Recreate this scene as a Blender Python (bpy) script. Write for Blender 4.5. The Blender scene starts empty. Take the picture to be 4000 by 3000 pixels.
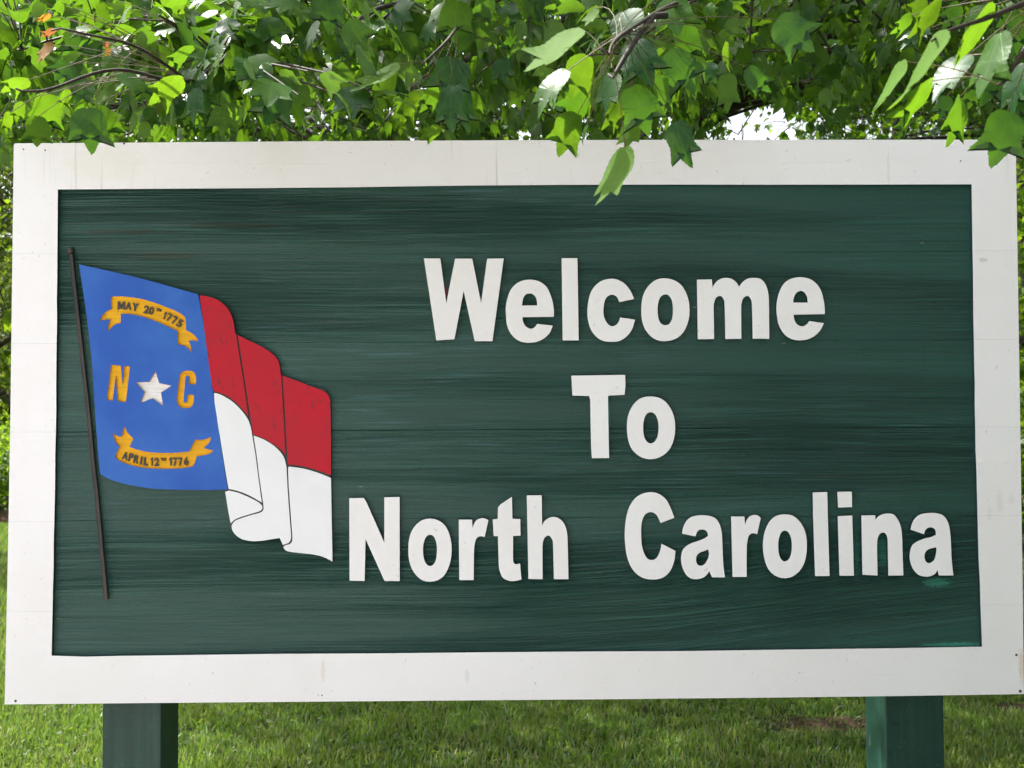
import bpy, math, random
import numpy as np
from mathutils import Vector, Matrix, noise
from mathutils.geometry import tessellate_polygon

random.seed(7)
rng = np.random.default_rng(7)
S = bpy.context.scene
COL = S.collection

# ------------------------------------------------------------------ camera, sky, sun, exposure
CAM = Vector((-0.04745, -2.6557, 1.55))
YAW, PITCH, ROLL = 0.0132104, 0.034164, -0.0050299
FPX = 4350.0                       # focal length in photograph pixels (4000 wide)
fw = Vector((math.sin(YAW) * math.cos(PITCH), math.cos(YAW) * math.cos(PITCH), math.sin(PITCH)))
r0 = Vector((math.cos(YAW), -math.sin(YAW), 0)); u0 = r0.cross(fw)
RT = math.cos(ROLL) * r0 + math.sin(ROLL) * u0
UP = -math.sin(ROLL) * r0 + math.cos(ROLL) * u0
cam = bpy.data.cameras.new('camera'); co = bpy.data.objects.new('camera', cam); COL.objects.link(co)
co.matrix_world = Matrix(((RT.x, UP.x, -fw.x, CAM.x), (RT.y, UP.y, -fw.y, CAM.y), (RT.z, UP.z, -fw.z, CAM.z), (0, 0, 0, 1)))
cam.sensor_width = 36.0; cam.lens = 36.0 * FPX / 4000.0
cam.clip_start = 0.05; cam.clip_end = 500
cam.dof.use_dof = True; cam.dof.focus_distance = 2.62; cam.dof.aperture_fstop = 10.0
S.camera = co

SUN_EL, SUN_AZ = math.radians(55), math.radians(-55)     # azimuth clockwise from +Y (behind the sign)
w = bpy.data.worlds.new('World'); S.world = w; w.use_nodes = True
nt = w.node_tree; nt.nodes.clear()
sky = nt.nodes.new('ShaderNodeTexSky'); sky.sky_type = 'NISHITA'; sky.sun_disc = False
sky.sun_elevation = SUN_EL; sky.sun_rotation = SUN_AZ
sky.air_density = 1.0; sky.dust_density = 6.0; sky.ozone_density = 1.0; sky.altitude = 200
hs = nt.nodes.new('ShaderNodeHueSaturation'); hs.inputs['Saturation'].default_value = 0.35   # thin white summer overcast
bg = nt.nodes.new('ShaderNodeBackground'); bg.inputs['Strength'].default_value = 0.15
ow = nt.nodes.new('ShaderNodeOutputWorld')
nt.links.new(sky.outputs[0], hs.inputs['Color']); nt.links.new(hs.outputs[0], bg.inputs['Color']); nt.links.new(bg.outputs[0], ow.inputs[0])
sl = bpy.data.lights.new('sun', 'SUN'); so = bpy.data.objects.new('sun', sl); COL.objects.link(so)
sl.energy = 4.5; sl.angle = math.radians(0.6); sl.color = (1.0, 0.965, 0.91)
sd = Vector((math.sin(SUN_AZ) * math.cos(SUN_EL), math.cos(SUN_AZ) * math.cos(SUN_EL), math.sin(SUN_EL)))
so.rotation_euler = sd.to_track_quat('Z', 'Y').to_euler()
so.location = (-6, 10, 20)
vs = S.view_settings
vs.view_transform = 'Standard'; vs.look = 'None'; vs.gamma = 1.0; vs.use_curve_mapping = False
vs.exposure = 1.42
S.cycles.max_bounces = 10; S.cycles.diffuse_bounces = 5; S.cycles.transmission_bounces = 6; S.cycles.glossy_bounces = 3
S.cycles.use_denoising = True; S.cycles.denoiser = 'OPENIMAGEDENOISE'; S.cycles.denoising_input_passes = 'RGB_ALBEDO_NORMAL'; S.cycles.denoising_prefilter = 'FAST'
S.cycles.sample_clamp_indirect = 6.0

# ------------------------------------------------------------------ small helpers
def ray(px, py):
    return fw * FPX + RT * (px - 2000) + UP * (1500 - py)
def plane(px, py, Y):                                   # where a sight line meets the upright plane y = Y
    d = ray(px, py); return CAM + d * ((Y - CAM.y) / d.y)
def at(px, py, D):                                      # a point D metres in front of the lens plane
    return CAM + ray(px, py) * (D / FPX)
def project(P):                                         # P (n,3) array -> px, py, depth
    d = P - np.array(CAM)
    z = d @ np.array(fw)
    zz = np.where(z > .05, z, .05)
    return 2000 + FPX * (d @ np.array(RT)) / zz, 1500 - FPX * (d @ np.array(UP)) / zz, z

def tag(o, label=None, cat=None, group=None, kind=None):
    if label: o['label'] = label
    if cat: o['category'] = cat
    if group: o['group'] = group
    if kind: o['kind'] = kind
    return o
def link(name, me, parent=None, loc=(0, 0, 0)):
    o = bpy.data.objects.new(name, me); COL.objects.link(o); o.location = loc
    if parent: o.parent = parent
    return o
def empty(name, loc, label, cat, group=None):
    o = bpy.data.objects.new(name, None); COL.objects.link(o); o.location = loc
    o.empty_display_size = .2
    return tag(o, label, cat, group)
def mesh(name, verts, faces, mats, smooth=False, fm=None):
    me = bpy.data.meshes.new(name)
    me.from_pydata([tuple(v) for v in verts], [], faces)
    for m in (mats if isinstance(mats, (list, tuple)) else [mats]): me.materials.append(m)
    if fm is not None: me.polygons.foreach_set('material_index', fm)
    if smooth: me.polygons.foreach_set('use_smooth', [True] * len(me.polygons))
    me.update(); return me
def np_mesh(name, V, F, mats, smooth=True, fm=None, uv=None):
    """V (n,3), F (m,k) same-size faces"""
    me = bpy.data.meshes.new(name)
    V = np.ascontiguousarray(V, np.float32); F = np.ascontiguousarray(F, np.int32)
    k = F.shape[1]
    me.vertices.add(len(V)); me.vertices.foreach_set('co', V.ravel())
    me.loops.add(F.size); me.loops.foreach_set('vertex_index', F.ravel())
    me.polygons.add(len(F))
    me.polygons.foreach_set('loop_start', np.arange(0, F.size, k, dtype=np.int32))
    me.polygons.foreach_set('loop_total', np.full(len(F), k, np.int32))
    for m in (mats if isinstance(mats, (list, tuple)) else [mats]): me.materials.append(m)
    if fm is not None: me.polygons.foreach_set('material_index', np.asarray(fm, np.int32))
    me.polygons.foreach_set('use_smooth', np.full(len(F), smooth))
    if uv is not None:
        l = me.uv_layers.new(name='UVMap'); l.data.foreach_set('uv', np.ascontiguousarray(uv[F.ravel()], np.float32).ravel())
    me.update(calc_edges=True); me.validate(); return me

# ------------------------------------------------------------------ materials
class MB:                                              # a tiny node-graph builder
    def __init__(s, name):
        s.m = bpy.data.materials.new(name); s.m.use_nodes = True
        s.t = s.m.node_tree; s.t.nodes.clear()
        s.out = s.n('ShaderNodeOutputMaterial')
    def n(s, typ, **kw):
        nd = s.t.nodes.new(typ)
        for k, v in kw.items():
            if k.startswith('i_'):
                key = k[2:].replace('_', ' ')
                nd.inputs[int(key) if key.isdigit() else key].default_value = v
            else: setattr(nd, k, v)
        return nd
    def l(s, a, b): s.t.links.new(a, b)
    def val(s, x, sock):
        if hasattr(x, 'is_output'): s.l(x, sock)
        else: sock.default_value = x
    def math(s, op, a, b=0.0, clamp=False):
        nd = s.n('ShaderNodeMath', operation=op, use_clamp=clamp); s.val(a, nd.inputs[0]); s.val(b, nd.inputs[1]); return nd.outputs[0]
    def ramp(s, x, lo, hi):
        nd = s.n('ShaderNodeMapRange', clamp=True, interpolation_type='SMOOTHSTEP')
        s.val(x, nd.inputs[0]); nd.inputs[1].default_value = lo; nd.inputs[2].default_value = hi; return nd.outputs[0]
    def mix(s, f, a, b, mode='MIX'):
        nd = s.n('ShaderNodeMix', data_type='RGBA', blend_type=mode)
        s.val(f, nd.inputs[0])
        for v, i in ((a, 6), (b, 7)):
            if hasattr(v, 'is_output'): s.l(v, nd.inputs[i])
            else: nd.inputs[i].default_value = (*v, 1)
        return nd.outputs[2]
    def pos(s):
        if not hasattr(s, '_p'): s._p = s.n('ShaderNodeNewGeometry').outputs['Position']
        return s._p
    def scaled(s, v, sc, loc=(0, 0, 0), rot=(0, 0, 0)):
        nd = s.n('ShaderNodeMapping'); s.l(v, nd.inputs[0])
        nd.inputs['Scale'].default_value = sc; nd.inputs['Location'].default_value = loc; nd.inputs['Rotation'].default_value = rot
        return nd.outputs[0]
    def noise(s, v, scale, detail=3, rough=.5, dist=0.0):
        nd = s.n('ShaderNodeTexNoise'); s.l(v, nd.inputs['Vector'])
        nd.inputs['Scale'].default_value = scale; nd.inputs['Detail'].default_value = detail
        nd.inputs['Roughness'].default_value = rough; nd.inputs['Distortion'].default_value = dist
        return nd.outputs[0]
    def bump(s, h, strength, dist):
        nd = s.n('ShaderNodeBump'); s.val(h, nd.inputs['Height']); nd.inputs['Strength'].default_value = strength; nd.inputs['Distance'].default_value = dist
        return nd.outputs[0]
    def bsdf(s, col, rough=.6, bump=None, spec=.5):
        p = s.n('ShaderNodeBsdfPrincipled')
        if hasattr(col, 'is_output'): s.l(col, p.inputs['Base Color'])
        else: p.inputs['Base Color'].default_value = (*col, 1)
        s.val(rough, p.inputs['Roughness'])
        p.inputs['Specular IOR Level'].default_value = spec
        if bump is not None: s.l(bump, p.inputs['Normal'])
        return p
    def done(s, sh): s.l(sh, s.out.inputs[0]); return s.m

def blob(b, cx, cz, rx, rz, rag=.6, scale=60):          # a ragged patch on the sign face, 0..1
    sx = b.n('ShaderNodeSeparateXYZ'); b.l(b.pos(), sx.inputs[0])
    dx = b.math('DIVIDE', b.math('SUBTRACT', sx.outputs[0], cx), rx)
    dz = b.math('DIVIDE', b.math('SUBTRACT', sx.outputs[2], cz), rz)
    d = b.math('SQRT', b.math('ADD', b.math('MULTIPLY', dx, dx), b.math('MULTIPLY', dz, dz)))
    nz = b.noise(b.scaled(b.pos(), (1, 1, 4)), scale, 3, .6)
    d = b.math('ADD', d, b.math('MULTIPLY', b.math('SUBTRACT', nz, .5), rag * 2))
    return b.ramp(d, 1.05, .65)

def mat_panel():
    b = MB('green_sandblasted_paint'); p = b.pos()
    # slow wander that bends the grain, then long thin fibres
    wob = b.noise(b.scaled(p, (1.1, 1, 3.0)), 1.0, 2)
    sep = b.n('ShaderNodeSeparateXYZ'); b.l(p, sep.inputs[0])
    # cathedral swing of the grain in the lower right
    swing = b.math('MULTIPLY', b.ramp(sep.outputs[0], -.4, 1.3), b.ramp(sep.outputs[2], 1.42, 1.2))
    z = b.math('ADD', sep.outputs[2], b.math('MULTIPLY', wob, .028))
    z = b.math('SUBTRACT', z, b.math('MULTIPLY', swing, b.math('MULTIPLY', b.math('ADD', sep.outputs[0], .4), .075)))
    cmb = b.n('ShaderNodeCombineXYZ'); b.l(sep.outputs[0], cmb.inputs[0]); b.l(z, cmb.inputs[2])
    g = cmb.outputs[0]
    fine = b.noise(b.scaled(g, (1.5, 1, 380)), 1.0, 2, .6)
    mid = b.noise(b.scaled(g, (.8, 1, 130), (3, 0, 7)), 1.0, 3, .65)
    deep = b.noise(b.scaled(g, (.35, 1, 42), (11, 0, 3)), 1.0, 3, .7)
    zone = b.ramp(b.noise(b.scaled(g, (.35, 1, 5.5), (5, 0, 2)), 1.0, 2), .42, .62)
    peb = b.noise(p, 330, 2, .6)
    lines = b.ramp(fine, .36, .6)
    cuts = b.ramp(deep, .30, .37)                        # long dark cracks
    h = b.math('ADD', b.math('MULTIPLY', lines, b.math('ADD', b.math('MULTIPLY', zone, .8), .12)),
               b.math('ADD', b.math('MULTIPLY', mid, .65), b.math('MULTIPLY', peb, .35)))
    h = b.math('ADD', h, b.math('MULTIPLY', cuts, .5))
    nrm = b.bump(h, .9, .0034)
    base = b.mix(b.ramp(b.noise(b.scaled(g, (.7, 1, 9)), 1.0, 3), .3, .7), (.009, .057, .044), (.015, .076, .058))
    base = b.mix(b.math('MULTIPLY', b.math('SUBTRACT', 1.0, lines), b.math('ADD', b.math('MULTIPLY', zone, .34), .34)), base, (.005, .022, .017))
    base = b.mix(b.math('MULTIPLY', b.math('SUBTRACT', 1.0, cuts), .45), base, (.008, .018, .013))
    # pale-blue fibres and brown stains
    pale = b.math('MULTIPLY', b.ramp(b.noise(b.scaled(g, (4.5, 1, 190), (1, 0, 9)), 1.0, 2), .57, .7), b.ramp(b.noise(b.scaled(p, (1.2, 1, 5), (2, 0, 4)), 1.0, 2), .42, .65))
    base = b.mix(b.math('MULTIPLY', pale, .6), base, (.055, .13, .145))
    brown = b.math('MULTIPLY', b.ramp(b.noise(b.scaled(g, (1.8, 1, 26), (8, 0, 1)), 1.0, 3), .62, .75), b.ramp(b.noise(b.scaled(p, (2, 1, 3), (4, 0, 4)), 1.0, 2), .46, .62))
    base = b.mix(b.math('MULTIPLY', brown, .5), base, (.025, .025, .014))
    # dusty pepper, tiny bare chips
    base = b.mix(b.math('MULTIPLY', b.ramp(b.noise(p, 520, 1, .5), .60, .70), .3), base, (.07, .13, .10))
    base = b.mix(b.math('MULTIPLY', b.ramp(b.noise(b.scaled(p, (.6, 1, 1), (4, 0, 1)), 430, 1, .5), .42, .28), .65), base, (.004, .018, .014))
    chip = b.math('MULTIPLY', b.ramp(b.noise(b.scaled(g, (18, 1, 150), (3, 0, 3)), 1.0, 1), .79, .82), b.ramp(b.noise(b.scaled(p, (5, 1, 5), (7, 0, 1)), 1.0, 1), .48, .58))
    base = b.mix(b.math('MULTIPLY', chip, .8), base, (.45, .36, .22))
    # brighter touch-up paint strokes
    for px, py, rx, ry, k in ((3660, 2275, .036, .012, .75), (3440, 2150, .02, .045, .55), (3345, 2150, .008, .06, .5),
                              (2378, 1625, .004, .055, .8), (3745, 2518, .065, .006, 1.0), (3640, 2519, .03, .003, .7)):
        c = plane(px, py, 0)
        base = b.mix(b.math('MULTIPLY', blob(b, c.x, c.z, rx, ry, 1.25, 110), k), base, (.035, .21, .15))
    c = plane(1700, 1140, 0)
    base = b.mix(b.math('MULTIPLY', blob(b, plane(1745, 1150, 0).x, c.z, .006, .012, .6, 90), .8), base, (.2, .01, .01))
    for px, py, rx, ry in ((640, 1000, .11, .008), (480, 905, .12, .007), (900, 880, .16, .006)):
        c = plane(px, py, 0)
        base = b.mix(b.math('MULTIPLY', blob(b, c.x, c.z, rx, ry, 1.0, 45), .5), base, (.026, .026, .014))
    rg = b.math('ADD', .30, b.math('MULTIPLY', mid, .16))
    return b.done(b.bsdf(base, rg, nrm, .42).outputs[0])

def mat_white(name='white_board_paint', stains=True):
    b = MB(name); p = b.pos()
    dirt = b.noise(b.scaled(p, (1.5, 1, 1.2)), 2.2, 4, .55)
    base = b.mix(b.ramp(dirt, .35, .75), (.82, .812, .82), (.785, .77, .762))
    fib = b.noise(b.scaled(p, (3, 1, 160)), 1.0, 3, .6)
    base = b.mix(b.math('MULTIPLY', b.ramp(fib, .62, .8), .35), base, (.66, .64, .60))
    speck = b.math('MULTIPLY', b.ramp(b.noise(p, 140, 1, .4), .735, .77), b.ramp(b.noise(p, 9, 2), .42, .62))
    base = b.mix(b.math('MULTIPLY', speck, .5), base, (.42, .38, .33))
    if stains:
        run = b.math('MULTIPLY', b.ramp(b.noise(b.scaled(p, (95, 1, 2.2)), 1.0, 2), .58, .72), b.ramp(b.noise(b.scaled(p, (3, 1, 3), (2, 0, 5)), 1.0, 1), .5, .66))
        sep = b.n('ShaderNodeSeparateXYZ'); b.l(p, sep.inputs[0])
        run = b.math('MULTIPLY', run, b.ramp(sep.outputs[2], 1.95, 2.15))
        base = b.mix(b.math('MULTIPLY', run, .7), base, (.55, .53, .5))
        for px, py, rx, ry, k, c3 in ((3990, 2600, .008, .045, .5, (.62, .5, .3)), (1262, 2620, .006, .03, .35, (.6, .52, .36)),
                                      (3905, 1960, .008, .03, .3, (.6, .58, .55)), (3865, 2005, .006, .02, .3, (.6, .58, .55)), (3950, 1950, .008, .012, .3, (.6, .58, .55)),
                                      (1825, 2640, .006, .02, .3, (.5, .5, .47)), (3840, 1015, .012, .006, .5, (.45, .4, .36)), (3470, 655, .004, .05, .3, (.6, .52, .4)),
                                      (420, 640, .10, .05, .25, (.70, .66, .55))):
            c = plane(px, py, -.01)
            base = b.mix(b.math('MULTIPLY', blob(b, c.x, c.z, rx, ry, .9, 70), k), base, c3)
    nrm = b.bump(b.math('ADD', fib, b.math('MULTIPLY', b.noise(p, 260, 2), .5)), .28, .0012)
    return b.done(b.bsdf(base, .52, nrm, .4).outputs[0])

def mat_flag(name, col, worn, smudge=.0, grain=False):
    b = MB(name); p = b.pos()
    base = b.mix(b.ramp(b.noise(p, 7, 4, .6), .3, .72), col, worn)
    if smudge:
        s = b.math('MULTIPLY', b.ramp(b.noise(b.scaled(p, (60, 1, 26)), 1.0, 4, .7), .56, .7), b.ramp(b.noise(b.scaled(p, (9, 1, 4), (3, 0, 8)), 1.0, 2), .5, .63))
        base = b.mix(b.math('MULTIPLY', s, smudge), base, (.05, .03, .035))
    h = b.noise(p, 300, 2)
    if grain:
        gr = b.ramp(b.noise(b.scaled(p, (8, 1, 330)), 1.0, 2, .6), .38, .5)
        base = b.mix(b.math('MULTIPLY', b.math('SUBTRACT', 1.0, gr), .3), base, tuple(c * .5 for c in col))
        h = b.math('ADD', b.math('MULTIPLY', gr, 2.0), h)
    return b.done(b.bsdf(base, .5, b.bump(h, .3, .001), .25).outputs[0])

def mat_simple(name, c1, c2, sc=20, rough=.6, bump=.3, dist=.002, spec=.4, stretch=(1, 1, 1)):
    b = MB(name); v = b.scaled(b.pos(), stretch)
    n1 = b.noise(v, sc, 4, .6)
    return b.done(b.bsdf(b.mix(b.ramp(n1, .3, .7), c1, c2), rough, b.bump(b.noise(v, sc * 5, 3), bump, dist), spec).outputs[0])

def mat_leaf(name, top, under, young, trans, veins=False, autumn=False, gloss=.34, tw=.5):
    """a thin leaf: darker waxy upper side, paler matt lower side, light passing through"""
    b = MB(name)
    geo = b.n('ShaderNodeNewGeometry'); oi = b.n('ShaderNodeObjectInfo')
    rnd = b.math('FRACT', b.math('ADD', geo.outputs['Random Per Island'], b.math('MULTIPLY', oi.outputs['Random'], 7.31)))
    rnd2 = b.math('FRACT', b.math('MULTIPLY', rnd, 13.7))
    tcol = b.mix(rnd, top, young)
    tcol = b.mix(b.math('MULTIPLY', rnd2, .45), tcol, tuple(c * .55 for c in top))
    ucol = b.mix(rnd, under, tuple(min(1, c * 1.25) for c in under))
    mott = b.noise(b.pos(), 45, 3)
    tcol = b.mix(b.math('MULTIPLY', b.ramp(mott, .4, .75), .35), tcol, tuple(c * 1.35 for c in young))
    trc = b.mix(rnd, trans, tuple((trans[0] * 1.2, trans[1] * 1.08, trans[2] * .8)))
    trc = b.mix(b.math('MULTIPLY', b.ramp(b.noise(b.pos(), 30, 3, .6), .35, .7), .45), trc, tuple(c * .45 for c in trans))
    nrm = None
    if veins:
        uv = b.n('ShaderNodeUVMap'); sp = b.n('ShaderNodeSeparateXYZ'); b.l(uv.outputs[0], sp.inputs[0])
        ax = b.math('ABSOLUTE', b.math('SUBTRACT', sp.outputs[0], .5)); y = sp.outputs[1]
        def line(d, wd): return b.ramp(b.math('ABSOLUTE', d), wd, wd * .3)
        mid = line(ax, .011)
        lat = line(b.math('SUBTRACT', ax, b.math('MULTIPLY', y, .56)), .010)
        sec = b.math('ABSOLUTE', b.math('SUBTRACT', b.math('FRACT', b.math('MULTIPLY', b.math('SUBTRACT', y, b.math('MULTIPLY', ax, .9)), 7.5)), .5))
        sec = b.math('MULTIPLY', line(sec, .075), .22)
        vn = b.math('MAXIMUM', b.math('MAXIMUM', mid, lat), sec)
        tcol = b.mix(b.math('MULTIPLY', vn, .6), tcol, tuple(min(1, c * 2.2 + .01) for c in young))
        trc = b.mix(b.math('MULTIPLY', vn, .6), trc, tuple(c * .6 for c in trans))
        nrm = b.bump(vn, .22, .0008)
    col = b.mix(geo.outputs['Backfacing'], tcol, ucol)
    rg = b.math('ADD', gloss, b.math('MULTIPLY', geo.outputs['Backfacing'], .25))
    pr = b.bsdf(col, b.math('ADD', rg, .07), nrm, .2)
    tl = b.n('ShaderNodeBsdfTranslucent'); b.l(trc, tl.inputs[0])
    mx = b.n('ShaderNodeMixShader'); mx.inputs[0].default_value = tw
    b.l(pr.outputs[0], mx.inputs[1]); b.l(tl.outputs[0], mx.inputs[2])
    return b.done(mx.outputs[0])

M = {}
M['panel'] = mat_panel()
M['white'] = mat_white()
M['letter'] = mat_white('white_letter_paint', False)
M['edge'] = mat_simple('dark_teal_edge_paint', (.008, .028, .045), (.012, .045, .05), 60)
M['blue'] = mat_flag('blue_flag_paint', (.020, .094, .42), (.034, .135, .47))
M['red'] = mat_flag('red_flag_paint', (.47, .004, .018), (.41, .009, .022), .75)
M['fwhite'] = mat_flag('white_flag_paint', (.80, .81, .83), (.76, .77, .79))
M['yellow'] = mat_flag('yellow_ribbon_paint', (.74, .40, .004), (.70, .34, .004), .6, True)
M['star'] = mat_flag('worn_white_star_paint', (.80, .80, .81), (.70, .69, .68), .3, True)
M['groove'] = mat_simple('charcoal_groove_paint', (.03, .035, .032), (.05, .05, .045), 60)
M['ink'] = mat_simple('charcoal_lettering_paint', (.038, .04, .04), (.07, .06, .05), 200)
M['pole'] = mat_simple('dark_brown_pole_paint', (.022, .02, .02), (.055, .038, .032), 40, .5, stretch=(1, 1, .3))
def mat_post():
    b = MB('green_post_paint'); p = b.pos()
    gr = b.noise(b.scaled(p, (70, 70, 2.2)), 1.0, 3, .6)
    c = b.mix(b.ramp(b.noise(b.scaled(p, (1, 1, .5)), 9, 4, .6), .3, .7), (.010, .047, .034), (.019, .069, .050))
    c = b.mix(b.math('MULTIPLY', b.ramp(gr, .6, .42), .4), c, (.005, .024, .018))
    c = b.mix(b.math('MULTIPLY', b.ramp(b.noise(p, 160, 1, .5), .735, .77), .4), c, (.16, .22, .19))
    c = b.mix(b.math('MULTIPLY', b.ramp(b.noise(b.scaled(p, (40, 40, 6)), 1.0, 2), .74, .77), .5), c, (.30, .30, .24))
    c = b.mix(b.math('MULTIPLY', b.ramp(b.noise(p, 26, 2), .66, .72), .6), c, (.006, .02, .016))
    return b.done(b.bsdf(c, .45, b.bump(b.math('ADD', gr, b.math('MULTIPLY', b.noise(p, 220, 2), .4)), .45, .002), .35).outputs[0])
M['post'] = mat_post()
M['nail'] = mat_simple('rusty_nail', (.05, .03, .03), (.12, .05, .03), 200)
M['bark'] = mat_simple('maple_bark', (.035, .026, .02), (.10, .085, .068), 18, .85, .9, .02, .2, (1, 1, .25))
M['twig'] = mat_simple('twig_bark', (.022, .015, .011), (.05, .033, .024), 40, .7)
M['stalk'] = mat_simple('leaf_stalk', (.075, .038, .02), (.09, .085, .025), 25, .5)
M['leaf_dark'] = mat_leaf('shade_toned_maple_leaf', (.014, .052, .022), (.065, .12, .045), (.03, .09, .022), (.12, .30, .012), True, gloss=.29, tw=.33)  # darker copy: shade on the placed leaves is put into the green
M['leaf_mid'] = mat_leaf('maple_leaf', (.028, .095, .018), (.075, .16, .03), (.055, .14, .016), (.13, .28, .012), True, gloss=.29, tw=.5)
M['leaf_light'] = mat_leaf('backlit_toned_maple_leaf', (.06, .15, .014), (.09, .19, .02), (.08, .19, .014), (.125, .25, .010), True, gloss=.36, tw=.55)  # paler copy: light through the placed leaves is put into the green
M['leaf_orange'] = mat_leaf('turning_maple_leaf', (.34, .19, .04), (.40, .22, .07), (.34, .14, .03), (.42, .23, .03), True, tw=.5)
M['leaf_red'] = mat_leaf('red_maple_leaf', (.22, .09, .04), (.28, .14, .10), (.22, .08, .035), (.30, .12, .04), True, tw=.45)
M['foliage'] = mat_leaf('maple_foliage', (.017, .058, .014), (.09, .17, .045), (.05, .125, .014), (.125, .27, .010), gloss=.27, tw=.42)
M['foliage_far'] = mat_leaf('sunlit_foliage', (.045, .12, .014), (.10, .19, .04), (.085, .17, .012), (.20, .34, .014), gloss=.4, tw=.5)
M['foliage_dull'] = mat_leaf('dull_fine_foliage', (.035, .07, .02), (.08, .12, .05), (.06, .095, .022), (.22, .32, .03), gloss=.45, tw=.4)

# ------------------------------------------------------------------ outlines traced as smooth / cornered paths
def path(pts, ox, oy, sc, n=5):
    """pts: (x, y) corners or (x, y, 1) smooth points, in enlarged-crop pixels -> photo pixels"""
    P = [((p[0] / sc + ox), (p[1] / sc + oy), len(p) > 2) for p in pts]
    out = []; N = len(P)
    for i in range(N):
        a, b_ = P[i], P[(i + 1) % N]
        out.append((a[0], a[1]))
        if not (a[2] or b_[2]): continue
        p0 = P[i - 1] if a[2] else None
        p3 = P[(i + 2) % N] if b_[2] else None
        ax, ay, bx, by = a[0], a[1], b_[0], b_[1]
        p0x, p0y = (p0[0], p0[1]) if p0 else (2 * ax - bx, 2 * ay - by)
        p3x, p3y = (p3[0], p3[1]) if p3 else (2 * bx - ax, 2 * by - ay)
        if not p0 and p3: p0x, p0y = ax - (bx - ax) * .5 + (p3x - bx) * .35, ay - (by - ay) * .5 + (p3y - by) * .35
        if not p3 and p0: p3x, p3y = bx + (bx - ax) * .5 - (ax - p0x) * -.35, by + (by - ay) * .5 - (ay - p0y) * -.35
        for k in range(1, n):
            t = k / n; t2 = t * t; t3 = t2 * t
            f = lambda a0, a1, a2, a3: .5 * (2 * a1 + (a2 - a0) * t + (2 * a0 - 5 * a1 + 4 * a2 - a3) * t2 + (3 * a1 - a0 - 3 * a2 + a3) * t3)
            out.append((f(p0x, ax, bx, p3x), f(p0y, ay, by, p3y)))
    return out
def oval(x0, y0, x1, y1, e=2.25, n=40, wob=.006, seed=0):
    cx, cy, rx, ry = (x0 + x1) / 2, (y0 + y1) / 2, (x1 - x0) / 2, (y1 - y0) / 2
    r_ = random.Random(seed); ph = r_.random() * 6
    out = []
    for k in range(n):
        a = 2 * math.pi * k / n; c, s = math.cos(a), math.sin(a)
        q = 1 + wob * math.sin(3 * a + ph) + wob * .7 * math.sin(7 * a + 2 * ph)
        out.append((cx + rx * q * math.copysign(abs(c) ** (2 / e), c), cy + ry * q * math.copysign(abs(s) ** (2 / e), s)))
    return out

def relief(name, loops, yf, yb, mats, parent, wall=1, holewall=None):
    """flat-faced raised piece: first loop is the outline, others are holes; photo pixels on the sign plane"""
    L = [[plane(x, y, yf) for x, y in lp] for lp in loops]
    tris = tessellate_polygon([[Vector((v.x, v.z, 0)) for v in lp] for lp in L])
    V = [v for lp in L for v in lp]; n = len(V)
    faces, fm = [], []
    for t in tris:
        a, b_, c = (V[i] for i in t)
        nz = (b_.x - a.x) * (c.z - a.z) - (b_.z - a.z) * (c.x - a.x)
        if abs(nz) < 1e-12: continue
        faces.append(tuple(t) if nz > 0 else tuple(reversed(t))); fm.append(0)
    V2 = V + [Vector((v.x, yb, v.z)) for v in V]
    k = 0
    for li, lp in enumerate(L):
        m = len(lp)
        area = sum(lp[i].x * lp[(i + 1) % m].z - lp[(i + 1) % m].x * lp[i].z for i in range(m))
        flip = (area < 0) != (li > 0)
        for i in range(m):
            a, b_ = k + i, k + (i + 1) % m
            q = (a, b_, b_ + n, a + n)
            q = tuple(reversed(q)) if flip else q
            faces.append(tuple(reversed(q))); fm.append(wall if (li == 0 or holewall is None) else holewall)
        k += m
    return link(name, mesh(name, V2, faces, mats, False, fm), parent)

# ------------------------------------------------------------------ ground
def ground_height(x, y):
    return .03 * noise.noise(Vector((x * .35, y * .35, 0))) + .012 * noise.noise(Vector((x * 1.7, y * 1.7, 3)))
def build_ground():
    xs = np.unique(np.concatenate([np.linspace(-150, -14, 12), np.linspace(-14, 14, 90), np.linspace(14, 150, 12)]))
    ys = np.unique(np.concatenate([np.linspace(-60, -6, 8), np.linspace(-6, 20, 90), np.linspace(20, 220, 14)]))
    V = [(x, y, ground_height(x, y)) for y in ys for x in xs]
    nx = len(xs)
    F = [(j * nx + i, j * nx + i + 1, (j + 1) * nx + i + 1, (j + 1) * nx + i) for j in range(len(ys) - 1) for i in range(nx - 1)]
    b = MB('lawn_soil'); p = b.pos()
    c = b.mix(b.ramp(b.noise(p, 2.2, 5, .65), .35, .65), (.022, .042, .010), (.038, .065, .014))
    c = b.mix(b.ramp(b.noise(p, 26, 4, .7), .45, .75), c, (.05, .05, .02))
    for cx, cy, rx, ry in BARE:
        sp = b.n('ShaderNodeSeparateXYZ'); b.l(p, sp.inputs[0])
        dx = b.math('DIVIDE', b.math('SUBTRACT', sp.outputs[0], cx), rx); dy = b.math('DIVIDE', b.math('SUBTRACT', sp.outputs[1], cy), ry)
        d = b.math('ADD', b.math('SQRT', b.math('ADD', b.math('MULTIPLY', dx, dx), b.math('MULTIPLY', dy, dy))), b.math('MULTIPLY', b.noise(p, 9, 3), .8))
        c = b.mix(b.ramp(d, 1.45, .9), c, (.06, .035, .022))
    m = b.done(b.bsdf(c, .9, b.bump(b.noise(p, 60, 4, .7), .8, .03), .15).outputs[0])
    o = link('lawn', mesh('lawn', V, F, m, True)); tag(o, kind='structure')
BARE = [(1.66, 3.0, .46, .20), (2.75, 3.35, .24, .14)]

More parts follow.
